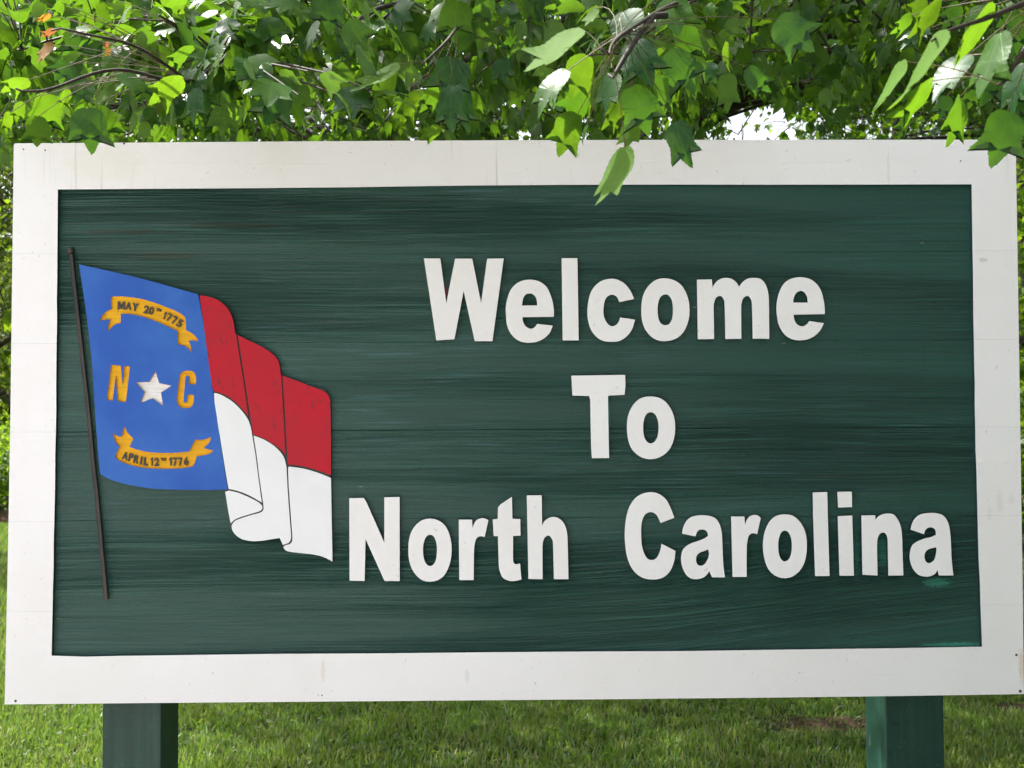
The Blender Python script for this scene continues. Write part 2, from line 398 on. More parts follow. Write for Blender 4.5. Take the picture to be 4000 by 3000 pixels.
def in_bare(x, y):
    v = np.zeros(len(x))
    for cx, cy, rx, ry in BARE:
        d = np.sqrt(((x - cx) / rx) ** 2 + ((y - cy) / ry) ** 2)
        v = np.maximum(v, np.clip(1.35 - d, 0, 1))
    return v
def vnoise(x, y, s, seed):                              # cheap smooth value noise
    r_ = np.random.default_rng(seed); G = r_.random((64, 64))
    xs, ys = x * s, y * s; xi, yi = np.floor(xs).astype(int), np.floor(ys).astype(int); fx, fy = xs - xi, ys - yi
    fx, fy = fx * fx * (3 - 2 * fx), fy * fy * (3 - 2 * fy)
    g = lambda i, j: G[(xi + i) % 64, (yi + j) % 64]
    return (g(0, 0) * (1 - fx) + g(1, 0) * fx) * (1 - fy) + (g(0, 1) * (1 - fx) + g(1, 1) * fx) * fy

def build_grass():
    def region(n, x0, x1, y0, y1): return rng.uniform(x0, x1, n), rng.uniform(y0, y1, n)
    X, Y, SC = [], [], []
    for n, x0, x1, y0, y1, s in ((105000, -3.4, 3.4, 1.7, 4.6, 1.0), (26000, -6, 6, -2.4, 1.7, 1.1), (22000, -3.4, 3.4, 4.6, 7.5, 1.5)):
        a, c = region(n, x0, x1, y0, y1); X.append(a); Y.append(c); SC.append(np.full(n, s))
    t = rng.uniform(0, 1, 42000) ** .8; D = 6.5 + t * 12.5             # the strip of lawn beside the sign, out to the planting bed
    X.append((rng.uniform(-.53, -.40, 42000)) * D + CAM.x); Y.append(D + CAM.y); SC.append(np.full(42000, 1.35))
    X = np.concatenate(X); Y = np.concatenate(Y); SC = np.concatenate(SC)
    bare = in_bare(X, Y)
    thin = vnoise(X, Y, 3.1, 5) * .6 + vnoise(X, Y, 9, 6) * .4
    keep = (rng.random(len(X)) > bare * .85) & (rng.random(len(X)) < .12 + 2.1 * thin ** 2 + .25) & (Y < 14.95)
    # none inside the posts
    X, Y, SC, bare, thin = X[keep], Y[keep], SC[keep], bare[keep], thin[keep]
    n = len(X)
    Z = np.array([ground_height(x, y) for x, y in zip(X, Y)])
    tall = vnoise(X, Y, 2.3, 8) * .55 + vnoise(X, Y, 7.5, 9) * .45
    H = (.032 + .06 * tall + rng.normal(0, .008, n)).clip(.012, .10) * .84 * SC * (1 - .55 * np.clip(bare, 0, 1))
    flat = rng.random(n) < .22                                          # cuttings lying over
    wv = rng.uniform(.0022, .0066, n) * SC
    az = rng.uniform(0, 2 * np.pi, n); la = rng.uniform(0, 2 * np.pi, n)
    lean = np.where(flat, rng.uniform(.9, 1.4, n), rng.uniform(.1, .75, n))
    dx, dy = np.cos(la), np.sin(la)
    wx, wy = np.cos(az) * wv, np.sin(az) * wv
    b0 = np.stack([X, Y, Z - .004], 1)
    mid = b0 + np.stack([dx * H * .45 * np.sin(lean * .6), dy * H * .45 * np.sin(lean * .6), H * .52 * np.cos(lean * .6)], 1)
    tip = mid + np.stack([dx * H * .55 * np.sin(lean), dy * H * .55 * np.sin(lean), H * .55 * np.cos(lean)], 1)
    wv_ = np.stack([wx, wy, wx * 0], 1)
    V = np.stack([b0 - wv_, b0 + wv_, mid + wv_ * .8, mid - wv_ * .8, tip], 1).reshape(-1, 3)
    i = np.arange(n)[:, None] * 5
    F = np.concatenate([i + np.array([[0, 1, 2]]), i + np.array([[0, 2, 3]]), i + np.array([[3, 2, 4]])], 0)
    b = MB('grass_blades'); geo = b.n('ShaderNodeNewGeometry'); r1 = geo.outputs['Random Per Island']; r2 = b.math('FRACT', b.math('MULTIPLY', r1, 17.3))
    c = b.mix(r1, (.050, .125, .020), (.15, .235, .042))
    patch = b.ramp(b.noise(b.pos(), 2.6, 3), .4, .66)
    c = b.mix(b.math('MULTIPLY', patch, .6), c, (.17, .21, .04))
    c = b.mix(b.ramp(r2, .76, .84), c, (.30, .27, .13))                 # dry straw blades
    c = b.mix(b.ramp(r2, .95, .97), c, (.24, .33, .24))                  # waxy pale blades
    pr = b.bsdf(c, .42, None, .45)
    tl = b.n('ShaderNodeBsdfTranslucent'); b.l(b.mix(.5, c, (.24, .42, .03)), tl.inputs[0])
    mx = b.n('ShaderNodeMixShader'); mx.inputs[0].default_value = .38
    b.l(pr.outputs[0], mx.inputs[1]); b.l(tl.outputs[0], mx.inputs[2])
    m = b.done(mx.outputs[0])
    o = link('grass', np_mesh('grass', V, F, m, False)); tag(o, 'short mown grass and straw over the lawn behind the sign', 'grass', kind='stuff')

build_ground(); build_grass()

def build_bounce_slab():  # added slab out of view, bounces sunlight onto the sign face
    V, F = [], []
    nx, ny = 12, 8
    for j in range(ny + 1):
        for i in range(nx + 1):
            V.append((-26 + 26.4 * i / nx, -15 + 14.0 * j / ny + .3 * math.sin(i * .5) * (j == ny), .055))
    for j in range(ny):
        for i in range(nx): F.append((j * (nx + 1) + i, j * (nx + 1) + i + 1, (j + 1) * (nx + 1) + i + 1, (j + 1) * (nx + 1) + i))
    m = mat_simple('pale_bounce_concrete', (.47, .435, .43), (.57, .53, .525), 3, .8, .2, .004, .3)
    o = link('added_bounce_slab', mesh('added_bounce_slab', V, F, m)); tag(o, kind='structure')
build_bounce_slab()

# planting bed of bark mulch under the far hedge
def build_bed():
    V, F = [], []
    n = 40
    for i in range(n + 1):
        x = -13 + 26 * i / n
        for j, (y, z) in enumerate(((15.0 + .15 * math.sin(i * .9), .02), (15.25 + .15 * math.sin(i * .9), .10), (17.5, .16), (22, .16))):
            V.append((x, y, z + .02 * noise.noise(Vector((x, y, 1)))))
    for i in range(n):
        for j in range(3): F.append((i * 4 + j, (i + 1) * 4 + j, (i + 1) * 4 + j + 1, i * 4 + j + 1))
    o = link('mulch_bed', mesh('mulch_bed', V, F, mat_simple('bark_mulch', (.07, .038, .024), (.17, .10, .065), 30, .9, 1.0, .03, .15), True))
    tag(o, kind='structure')
build_bed()

# ------------------------------------------------------------------ the carved welcome sign
sign = empty('welcome_sign', (0, 0, 0), 'large carved wooden welcome board with white border, green planks and state flag', 'sign')
YF, YP = -.011, 0.0
OUT_T = [(54, 560), (500, 557), (1000, 553.5), (1500, 550), (2000, 547.5), (2500, 546.5), (3000, 546), (3967, 545.5)]
OUT_B = [(4000, 2711), (3500, 2719), (3000, 2725), (2400, 2731), (1800, 2736), (1200, 2741), (600, 2746), (18, 2751.5)]
IN_T = [(226, 740), (600, 737.5), (1000, 735), (1400, 731), (1800, 725), (2200, 722), (2600, 721), (3000, 721.5), (3400, 721), (3795, 720)]
IN_B = [(3836, 2526), (3500, 2532), (3100, 2537), (2700, 2543), (2300, 2545), (1900, 2548), (1500, 2552), (1100, 2554), (700, 2559), (470, 2562), (330, 2565), (201.5, 2561)]
def side(y, A, B):                                       # x on a side edge at photo height y through a list of (x, y)
    pts = A
    for (xa, ya), (xb, yb) in zip(pts, pts[1:]):
        if ya <= y <= yb: return xa + (xb - xa) * (y - ya) / (yb - ya)
    return pts[-1][0] if y > pts[-1][1] else pts[0][0]
OL = [(54, 560), (47, 1100), (39.5, 1700), (29, 2250), (18, 2751.5)]
IL = [(226, 740), (222.5, 1200), (218, 1700), (210, 2150), (201.5, 2561)]
OR_ = [(3967, 545.5), (3975, 1000), (3986, 1700), (3994, 2250), (4000, 2711)]
IR = [(3795, 720), (3804, 1320), (3810, 1700), (3822, 2150), (3836, 2526)]
J = [640, 990, 1340, 1686, 2036, 2388]
def drop(y, x):                                          # a plank joint sinks or rises a little across the picture
    z = plane(400, y, YF).z
    # photo height of the same z at x
    lo = y - 60; hi = y + 60
    for _ in range(20):
        m_ = (lo + hi) / 2
        if plane(x, m_, YF).z > z: lo = m_
        else: hi = m_
    return (lo + hi) / 2
G = .35
FM = [M['white'], M['white'], M['edge']]
# top plank strip, then planks that run round the opening
G = .18
relief('frame_rail', [OUT_T + [(side(drop(J[0], 3980), OR_, 0), drop(J[0], 3980) - G * .6), (side(J[0], OL, 0), drop(J[0], 40) - G * .6)]], YF, .034, FM, sign)
FW = [M['white'], M['edge']]
yl, yr = drop(J[1], 120), drop(J[1], 3900)
relief('frame_rail', [[(side(J[0], OL, 0), drop(J[0], 40) + G * .6), (side(drop(J[0], 3980), OR_, 0), drop(J[0], 3980) + G * .6), (side(yr, OR_, 0), yr - G), (side(yr, IR, 0), yr - G)]
                       + IN_T[::-1] + [(side(yl, IL, 0), yl - G), (side(yl, OL, 0), yl - G)]], YF, .034, FW, sign)
yl, yr = drop(J[5], 120), drop(J[5], 3900)
relief('frame_rail', [[(side(yl, OL, 0), yl + G), (side(yl, IL, 0), yl + G)] + IN_B[::-1] + [(side(yr, IR, 0), yr + G), (side(yr, OR_, 0), yr + G)] + OUT_B], YF, .034, FW, sign)
for A, B, s in ((OL, IL, 0), (IR, OR_, 1)):
    xa = 120 if s == 0 else 3900
    for k in range(1, 5):
        y0, y1 = drop(J[k], xa) + G, drop(J[k + 1], xa) - G
        T_ = (0, .25, .5, .75, 1)
        wob = lambda t, q: .9 * math.sin(k * q + t * 9) if 0 < t < 1 else 0
        lp = [(side(y0 + (y1 - y0) * t, B, 0) + (wob(t, 7) if s == 0 else 0), y0 + (y1 - y0) * t) for t in T_]
        lp += [(side(y0 + (y1 - y0) * t, A, 0) + (wob(t, 5) if s else 0), y0 + (y1 - y0) * t) for t in T_[::-1]]
        relief('frame_stile', [lp[-1:] + lp[:-1]], YF, .034, FW, sign)
# green planks, each with eased edges so the joints read as real seams
zt, zb = plane(2000, 700, YP).z, plane(2000, 2600, YP).z
zs = [zt] + [plane(400, y, YF).z for y in J[1:]] + [zb]
x0, x1 = plane(150, 1600, YP).x, plane(3890, 1600, YP).x
for k in range(6):
    za, zc = zs[k], zs[k + 1]
    n = 60
    V, F = [], []
    yo = (.0003 * ((k * 5) % 3 - 1))
    for i in range(n + 1):
        x = x0 + (x1 - x0) * i / n
        wa = .0012 * noise.noise(Vector((x * 2.2, k, 0))); wc = .0012 * noise.noise(Vector((x * 2.2, k + 1, 0)))
        jg = .0002 if k in (2, 3) else -.00005
        za_, zc_ = za + wa - (jg if k == 3 else .0001), zc + wc + (jg if k == 2 else .0001)
        ww = .0010 * noise.noise(Vector((x * 1.3, k * 3.1, 5)))
        V += [(x, .012, za_), (x, (.0016 if k == 3 else .0006) + yo, za_), (x, yo + ww, za_ - .0012), (x, yo, (za_ + zc_) / 2), (x, yo + ww, zc_ + .0010), (x, (.0016 if k == 2 else .0006) + yo, zc_), (x, .012, zc_)]
    for i in range(n):
        for j in range(6): F.append((i * 7 + j, i * 7 + j + 1, (i + 1) * 7 + j + 1, (i + 1) * 7 + j))
    link('plank', mesh('plank', V, F, M['panel'], False), sign)
# backing board
def box(name, a, c, m, parent, bev=0.0):
    (x0, y0, z0), (x1, y1, z1) = a, c
    V = [(x, y, z) for z in (z0, z1) for y in (y0, y1) for x in (x0, x1)]
    F = [(0, 2, 3, 1), (4, 5, 7, 6), (0, 1, 5, 4), (1, 3, 7, 5), (3, 2, 6, 7), (2, 0, 4, 6)]
    o = link(name, mesh(name, V, F, m), parent)
    if bev:
        md = o.modifiers.new('bevel', 'BEVEL'); md.width = bev; md.segments = 2
    return o
a = plane(60, 2735, YF); c = plane(3950, 565, YF)
box('backing_board', (a.x + .01, .014, a.z + .012), (c.x - .01, .033, c.z - .012), M['post'], sign)

# lettering
cA, cB, cC, cD, cE, cF = (1600, 950, 2.6024), (2400, 950, 2.4578), (1300, 1850, 2.212), (2150, 1400, 3.6867), (2400, 1850, 3.16), (3000, 1850, 2.765)
LM = [M['letter'], M['edge']]
def letter(*loops): relief('letter', list(loops), YF, .004, LM, sign)
letter(path([(145, 155), (312, 155), (373, 610), (462, 157), (636, 157), (727, 607), (788, 157), (957, 155), (842, 996), (662, 996), (549, 485), (456, 976), (272, 988)], *cA))
letter(path([(1465, 748), (1467, 690, 1), (1455, 600, 1), (1430, 520, 1), (1395, 450, 1), (1340, 400, 1), (1280, 377, 1), (1212, 370, 1), (1140, 383, 1), (1080, 415, 1), (1030, 470, 1), (997, 550, 1), (978, 650, 1), (980, 740, 1), (990, 830, 1), (1020, 905, 1), (1070, 965, 1), (1130, 1000, 1), (1210, 1012, 1), (1300, 1000, 1), (1370, 965, 1), (1425, 910, 1), (1455, 838), (1297, 820), (1275, 850, 1), (1245, 868, 1), (1210, 865, 1), (1175, 840, 1), (1152, 795, 1), (1147, 752)], *cA),
       path([(1143, 633), (1297, 632), (1292, 580, 1), (1275, 540, 1), (1245, 515, 1), (1217, 511, 1), (1185, 520, 1), (1160, 550, 1), (1148, 590, 1)], *cA))
letter(path([(1545, 152), (1706, 152), (1719, 988), (1556, 988)], *cA))
letter(path([(2477, 1168), (2462, 1135, 1), (2440, 1108, 1), (2413, 1093, 1), (2388, 1089, 1), (2355, 1095, 1), (2325, 1116, 1), (2304, 1152, 1), (2294, 1215, 1), (2302, 1272, 1), (2322, 1308, 1), (2352, 1330, 1), (2391, 1335, 1), (2424, 1330, 1), (2452, 1310, 1), (2471, 1282, 1), (2481, 1249), (2422, 1240), (2416, 1258, 1), (2405, 1270, 1), (2389, 1274, 1), (2374, 1265, 1), (2362, 1244, 1), (2357, 1215, 1), (2361, 1180, 1), (2372, 1159, 1), (2389, 1151, 1), (2405, 1156, 1), (2414, 1168, 1), (2419, 1180)], 0, 0, 1))
def ovs(c, x0, y0, x1, y1, e=2.2, seed=0): return oval(x0 / c[2] + c[0], y0 / c[2] + c[1], x1 / c[2] + c[0], y1 / c[2] + c[1], e, seed=seed)
letter(ovs(cB, 255, 338, 720, 942, 2.2, 1), ovs(cB, 415, 493, 562, 788, 2.35, 2))
letter(path([(792, 350), (935, 347), (942, 425), (965, 385, 1), (1010, 347, 1), (1070, 332, 1), (1130, 345, 1), (1172, 378, 1), (1197, 418), (1230, 375, 1), (1270, 345, 1), (1320, 333, 1), (1390, 338, 1), (1430, 365, 1), (1458, 410, 1), (1475, 470, 1), (1483, 560, 1), (1487, 917), (1328, 917), (1320, 600, 1), (1312, 545, 1), (1290, 512, 1), (1270, 507, 1), (1240, 525, 1), (1222, 570, 1), (1217, 640, 1), (1219, 917), (1065, 920), (1058, 600, 1), (1050, 545, 1), (1030, 512, 1), (1005, 507, 1), (975, 525, 1), (958, 570, 1), (953, 630, 1), (957, 920), (800, 922)], *cB))
letter(path([(2020, 680), (2018, 610, 1), (2005, 530, 1), (1985, 460, 1), (1945, 395, 1), (1890, 350, 1), (1825, 330, 1), (1770, 326, 1), (1700, 340, 1), (1640, 375, 1), (1595, 440, 1), (1565, 530, 1), (1555, 620, 1), (1562, 710, 1), (1580, 790, 1), (1620, 860, 1), (1670, 905, 1), (1730, 928, 1), (1795, 932, 1), (1870, 918, 1), (1935, 880, 1), (1980, 830, 1), (2012, 768), (1870, 747), (1850, 775, 1), (1820, 795, 1), (1785, 795, 1), (1750, 775, 1), (1728, 735, 1), (1720, 687)], *cB),
       path([(1717, 570), (1855, 570), (1850, 520, 1), (1832, 482, 1), (1805, 460, 1), (1785, 458, 1), (1755, 470, 1), (1732, 500, 1), (1720, 535, 1)], *cB))
letter(path([(300, 248), (1077, 237), (1080, 400), (1068, 524), (845, 535), (829, 552), (836, 1000), (845, 1435), (597, 1437), (587, 1300), (578, 900), (573, 600), (558, 541), (317, 536)], *cD))
letter(ovs(cD, 1098, 547, 1795, 1450, 2.2, 3), ovs(cD, 1335, 775, 1557, 1223, 2.2, 4))
letter(path([(142, 213), (268, 210), (290, 245), (445, 597), (445, 205), (577, 202), (578, 928), (447, 928), (283, 565), (275, 928), (145, 925)], *cC))
letter(ovs(cC, 652, 388, 1027, 933, 2.2, 5), ovs(cC, 780, 528, 900, 798, 2.2, 6))
letter(path([(1088, 398), (1203, 398), (1207, 470), (1225, 425, 1), (1250, 397, 1), (1290, 385, 1), (1320, 390, 1), (1345, 402), (1312, 548), (1280, 541, 1), (1250, 552, 1), (1230, 590, 1), (1220, 680, 1), (1217, 920), (1093, 920)], *cC))
letter(path([(1548, 200), (1552, 390), (1620, 393), (1622, 535), (1558, 540), (1557, 740), (1563, 770, 1), (1580, 783, 1), (1600, 780, 1), (1618, 775), (1630, 915), (1570, 928, 1), (1520, 925, 1), (1470, 900, 1), (1445, 850, 1), (1434, 780, 1), (1426, 540), (1390, 540), (1382, 395), (1425, 391), (1427, 292), (1450, 265)], *cC))
letter(path([(1676, 188), (1805, 187), (1808, 450), (1830, 410, 1), (1870, 382, 1), (1915, 375, 1), (1965, 395, 1), (2005, 445, 1), (2025, 520, 1), (2030, 620, 1), (2036, 912), (1910, 912), (1903, 620, 1), (1895, 570, 1), (1875, 540, 1), (1855, 537, 1), (1830, 555, 1), (1815, 600, 1), (1812, 680, 1), (1813, 912), (1690, 910)], *cC))
letter(path([(740, 545), (700, 440, 1), (645, 330, 1), (575, 265, 1), (500, 235, 1), (425, 230, 1), (330, 255, 1), (245, 315, 1), (180, 420, 1), (142, 560, 1), (127, 730, 1), (135, 900, 1), (160, 1040, 1), (205, 1150, 1), (270, 1235, 1), (360, 1290, 1), (460, 1307, 1), (560, 1297, 1), (635, 1260, 1), (695, 1190, 1), (738, 1080, 1), (755, 955), (580, 865), (570, 930, 1), (545, 1000, 1), (510, 1050, 1), (465, 1067, 1), (410, 1050, 1), (370, 990, 1), (340, 890, 1), (330, 760, 1), (333, 640, 1), (350, 560, 1), (385, 500, 1), (440, 475, 1), (490, 487, 1), (530, 525, 1), (570, 610)], *cE))
letter(path([(835, 742), (850, 660, 1), (885, 590, 1), (940, 540, 1), (1020, 518, 1), (1100, 513, 1), (1190, 527, 1), (1250, 555, 1), (1295, 620, 1), (1320, 700, 1), (1330, 800, 1), (1340, 1050, 1), (1350, 1180, 1), (1365, 1280), (1205, 1280), (1170, 1205), (1130, 1260, 1), (1080, 1290, 1), (1010, 1303, 1), (940, 1292, 1), (880, 1240, 1), (840, 1160, 1), (822, 1060, 1), (835, 960, 1), (880, 900, 1), (950, 860, 1), (1050, 825, 1), (1110, 800, 1), (1155, 770), (1148, 730, 1), (1125, 700, 1), (1080, 690, 1), (1040, 700, 1), (1015, 730, 1), (1000, 775)], *cE),
       path([(1157, 935), (1167, 1000, 1), (1150, 1060, 1), (1120, 1110, 1), (1075, 1137, 1), (1030, 1125, 1), (1008, 1075, 1), (1018, 1015, 1), (1055, 975, 1), (1110, 955, 1)], *cE))
letter(path([(1440, 530), (1605, 530), (1612, 630), (1635, 570, 1), (1675, 525, 1), (1730, 510, 1), (1775, 520, 1), (1807, 548), (1762, 748), (1710, 735, 1), (1665, 760, 1), (1642, 830, 1), (1633, 950, 1), (1632, 1275), (1458, 1275)], *cE))
letter(oval(2979.7, 2008.4, 3151.9, 2258, 2.2, seed=7), oval(3039.8, 2073, 3092.9, 2192.9, 2.2, seed=8))
letter(path([(483, 205), (640, 198), (645, 440), (665, 1105), (508, 1107), (487, 460)], *cF))
istem = relief('letter', [path([(752, 460), (910, 452), (928, 1103), (772, 1103)], *cF)], YF, .004, LM, sign)
relief('dot', [path([(748, 197), (905, 195), (908, 362), (757, 366)], *cF)], YF, .004, LM, istem)
letter(path([(1008, 452), (1157, 450), (1162, 500), (1190, 465, 1), (1240, 438, 1), (1305, 430, 1), (1360, 445, 1), (1405, 500, 1), (1435, 580, 1), (1448, 690, 1), (1462, 1100), (1300, 1102), (1293, 780, 1), (1290, 700, 1), (1270, 650, 1), (1240, 637, 1), (1205, 655, 1), (1183, 710, 1), (1178, 800, 1), (1183, 1100), (1020, 1093)], *cF))
letter(path([(1540, 605), (1555, 540, 1), (1590, 480, 1), (1650, 440, 1), (1740, 425, 1), (1830, 430, 1), (1900, 460, 1), (1945, 530, 1), (1968, 640, 1), (1978, 800, 1), (1985, 950, 1), (2002, 1100), (1845, 1100), (1832, 1040), (1800, 1085, 1), (1750, 1108, 1), (1690, 1112, 1), (1620, 1090, 1), (1560, 1020, 1), (1530, 910, 1), (1545, 800, 1), (1590, 745, 1), (1680, 705, 1), (1760, 685, 1), (1812, 662), (1810, 620, 1), (1790, 590, 1), (1755, 580, 1), (1720, 590, 1), (1695, 620, 1), (1685, 655)], *cF),
       path([(1818, 795), (1815, 860, 1), (1795, 930, 1), (1750, 965, 1), (1710, 955, 1), (1690, 905, 1), (1700, 850, 1), (1740, 815, 1)], *cF))

# the state flag, carved in pieces
cP, cQ, cR, cS = (150, 900, 2.765), (250, 1400, 3.0157), (700, 1100, 2.766), (700, 1650, 2.766)
canton_out = path([(309, 1033), (381, 1048.5, 1), (457, 1065.5, 1), (548, 1087, 1), (638, 1111.5, 1), (692.5, 1127, 1), (773.5, 1149.5), (781, 1186, 1), (797, 1280, 1), (812, 1395, 1), (831.5, 1529, 1), (846, 1622, 1), (879, 1847, 1), (890, 1912), (847, 1913.5, 1), (780, 1914, 1), (714, 1913, 1), (615, 1910.5, 1), (548, 1902, 1), (482, 1889, 1), (432, 1874, 1), (394.5, 1854.5), (388.5, 1828, 1), (380.5, 1731, 1), (371, 1599, 1), (357.5, 1400, 1), (335, 1210, 1)], 0, 0, 1, 4)
rib1 = path([(783, 735), (800, 716, 1), (870, 711, 1), (960, 718, 1), (1100, 738, 1), (1250, 780, 1), (1400, 835, 1), (1500, 880, 1), (1570, 922, 1), (1590, 970, 1), (1595, 1080), (1650, 1105, 1), (1700, 1150, 1), (1732, 1200), (1680, 1190, 1), (1622, 1193), (1645, 1250, 1), (1654, 1325), (1610, 1270, 1), (1560, 1240, 1), (1505, 1232), (1502, 1088), (1400, 1040, 1), (1250, 975, 1), (1100, 925, 1), (980, 903, 1), (888, 902), (888, 1000), (830, 1015, 1), (785, 1050, 1), (750, 1093), (755, 1020, 1), (778, 965), (720, 965, 1), (663, 978), (690, 920, 1), (730, 878, 1), (785, 850)], *cP, 4)
rib2 = path([(575, 875), (610, 900, 1), (640, 920, 1), (668, 922), (688, 905), (692, 850, 1), (717, 797), (745, 870, 1), (815, 945), (772, 1042), (850, 1070, 1), (950, 1095, 1), (1100, 1112, 1), (1300, 1112, 1), (1475, 1097), (1500, 1040, 1), (1545, 955), (1620, 960, 1), (1680, 945, 1), (1732, 925), (1710, 990, 1), (1645, 1058), (1700, 1070, 1), (1758, 1085), (1720, 1120, 1), (1650, 1142, 1), (1562, 1155), (1550, 1200, 1), (1520, 1268), (1450, 1287, 1), (1300, 1300, 1), (1100, 1301, 1), (900, 1285, 1), (750, 1247, 1), (650, 1205, 1), (612, 1172, 1), (612, 1130, 1), (655, 1042), (600, 970, 1)], *cQ, 4)
nN = path([(553, 73), (668, 88), (685, 302), (708, 88), (776, 95), (728, 518), (632, 503), (607, 210), (572, 498), (505, 488)], *cQ)
star = path([(1078, 152), (1120, 290), (1265, 322), (1143, 402), (1165, 557), (1040, 470), (900, 528), (950, 400), (847, 280), (1003, 278)], *cQ)
nC = path([(1552, 306), (1466, 303), (1472, 235, 1), (1458, 206, 1), (1437, 213, 1), (1427, 250, 1), (1408, 480, 1), (1414, 515, 1), (1437, 517, 1), (1448, 490, 1), (1455, 425), (1530, 432), (1525, 520, 1), (1500, 568, 1), (1440, 588, 1), (1370, 575, 1), (1335, 530, 1), (1328, 470, 1), (1345, 330, 1), (1360, 210, 1), (1390, 160, 1), (1455, 143, 1), (1520, 155, 1), (1548, 195, 1), (1556, 250, 1)], *cQ, 4)
canton = relief('canton', [canton_out, rib1, rib2, nN, star, nC], YF, .004, [M['blue'], M['edge'], M['yellow']], sign, 1, 2)
def grow(lp, d):                                        # the floor of a carving runs a little under its rim
    n = len(lp); out = []
    cw = sum(lp[i][0] * lp[(i + 1) % n][1] - lp[(i + 1) % n][0] * lp[i][1] for i in range(n)) > 0
    for i in range(n):
        ax, ay = lp[i - 1]; bx, by = lp[(i + 1) % n]
        tx, ty = bx - ax, by - ay; L_ = math.hypot(tx, ty) or 1
        k = d if cw else -d
        out.append((lp[i][0] + ty / L_ * k, lp[i][1] - tx / L_ * k))
    return out
YR = YF + .005
def floor_piece(name, lp, m): return relief(name, [grow(lp, .7)], YR, .004, [m, m], canton)
floor_piece('ribbon', rib1, M['yellow']); floor_piece('ribbon', rib2, M['yellow'])
floor_piece('letter', nN, M['yellow']); floor_piece('letter', nC, M['yellow']); floor_piece('star', star, M['star'])

def glyph(ch, cx, cy, h, wd, rot, org, name):
    """a small raised character: centre, height and width in crop pixels, turned clockwise"""
    if ch == '1':
        vv = [Vector(q) for q in ((.45, 0, 0), (1, 0, 0), (1, 1, 0), (.55, 1, 0), (0, .8, 0), (0, .6, 0), (.45, .74, 0))]
        ff = [(0, 1, 2), (0, 2, 6), (2, 3, 6), (3, 4, 6), (4, 5, 6)]
        return glyph_mesh(vv, ff, cx, cy, h, wd * .72, rot, org, name)
    block = {'M': ((0, 0), (0, 1), (.3, 1), (.5, .42), (.7, 1), (1, 1), (1, 0), (.79, 0), (.79, .66), (.59, .08), (.41, .08), (.21, .66), (.21, 0)),
             '7': ((0, 1), (1, 1), (1, .84), (.72, .5), (.55, 0), (.2, 0), (.42, .5), (.66, .78), (0, .78)),
             'L': ((0, 0), (0, 1), (.4, 1), (.4, .22), (1, .22), (1, 0)), 'T': ((0, 1), (1, 1), (1, .78), (.65, .78), (.65, 0), (.35, 0), (.35, .78), (0, .78)),
             'Y': ((0, 1), (.32, 1), (.5, .68), (.68, 1), (1, 1), (.64, .42), (.64, 0), (.36, 0), (.36, .42))}
    if ch in block:
        vv = [Vector((x, y, 0)) for x, y in block[ch]]
        ff = []
        for t in tessellate_polygon([vv]):
            q = [vv[i] for i in t]
            ff.append(tuple(t) if (q[1] - q[0]).cross(q[2] - q[0]).z > 0 else tuple(reversed(t)))
        return glyph_mesh(vv, ff, cx, cy, h, wd, rot, org, name)
    cu = bpy.data.curves.new('glyph', 'FONT'); cu.body = ch; cu.size = 1.0; cu.offset = .004 if ch == 'M' else .026; cu.resolution_u = 4
    to = bpy.data.objects.new('glyph', cu); COL.objects.link(to)
    bpy.context.view_layer.update()
    me0 = to.to_mesh()
    vv = [v.co.copy() for v in me0.vertices]; ff = [tuple(p.vertices) for p in me0.polygons]
    to.to_mesh_clear(); bpy.data.objects.remove(to); bpy.data.curves.remove(cu)
    glyph_mesh(vv, ff, cx, cy, h, wd, rot, org, name)
def glyph_mesh(vv, ff, cx, cy, h, wd, rot, org, name):
    xa, xb = min(v.x for v in vv), max(v.x for v in vv); ya, yb = min(v.y for v in vv), max(v.y for v in vv)
    cr, sr = math.cos(math.radians(rot)), math.sin(math.radians(rot))
    V = []
    for v in vv:
        x = ((v.x - xa) / max(xb - xa, .01) - .5) * wd; y = -((v.y - ya) / (yb - ya) - .5) * h
        V.append(plane((cx + x * cr - y * sr) / org[2] + org[0], (cy + x * sr + y * cr) / org[2] + org[1], YR - .0035))
    n = len(V)
    ed = {}
    for f in ff:
        for i in range(len(f)):
            a_, b_ = f[i], f[(i + 1) % len(f)]
            if (b_, a_) in ed: ed.pop((b_, a_))
            else: ed[(a_, b_)] = 1
    V2 = V + [Vector((v.x, YR + .001, v.z)) for v in V]
    F = list(ff) + [(b_, a_, a_ + n, b_ + n) for a_, b_ in ed]
    link(name, mesh(name, V2, F, M['ink']), canton)
for ch, x, y, wd, rot in (('M', 893, 812, 78, 3), ('A', 970, 818, 66, 6), ('Y', 1043, 828, 66, 9), ('2', 1163, 855, 54, 13), ('0', 1218, 868, 52, 15),
                          ('1', 1361, 918, 30, 22), ('7', 1410, 938, 48, 24), ('7', 1466, 968, 48, 26), ('5', 1524, 1004, 54, 28)):
    glyph(ch, x, y, 84, wd, rot, cP, 'letter' if ch.isalpha() else 'digit')
for ch, x, y in (('T', 1280, 857), ('H', 1309, 862)): glyph(ch, x, y, 32, 25, 14, cP, 'letter')
for ch, x, y, wd, rot in (('A', 717, 1150, 66, 14), ('P', 786, 1168, 54, 13), ('R', 850, 1190, 58, 12), ('I', 906, 1206, 20, 10), ('L', 960, 1216, 48, 6),
                          ('1', 1030, 1216, 30, 2), ('2', 1090, 1221, 56, 1), ('1', 1250, 1214, 30, -2), ('7', 1302, 1217, 50, -2), ('7', 1364, 1217, 50, -3), ('6', 1437, 1212, 52, -4)):
    glyph(ch, x, y, 96, wd, rot, cQ, 'letter' if ch.isalpha() else 'digit')
for ch, x, y in (('T', 1150, 1191), ('H', 1182, 1191)): glyph(ch, x, y, 34, 28, 0, cQ, 'letter')

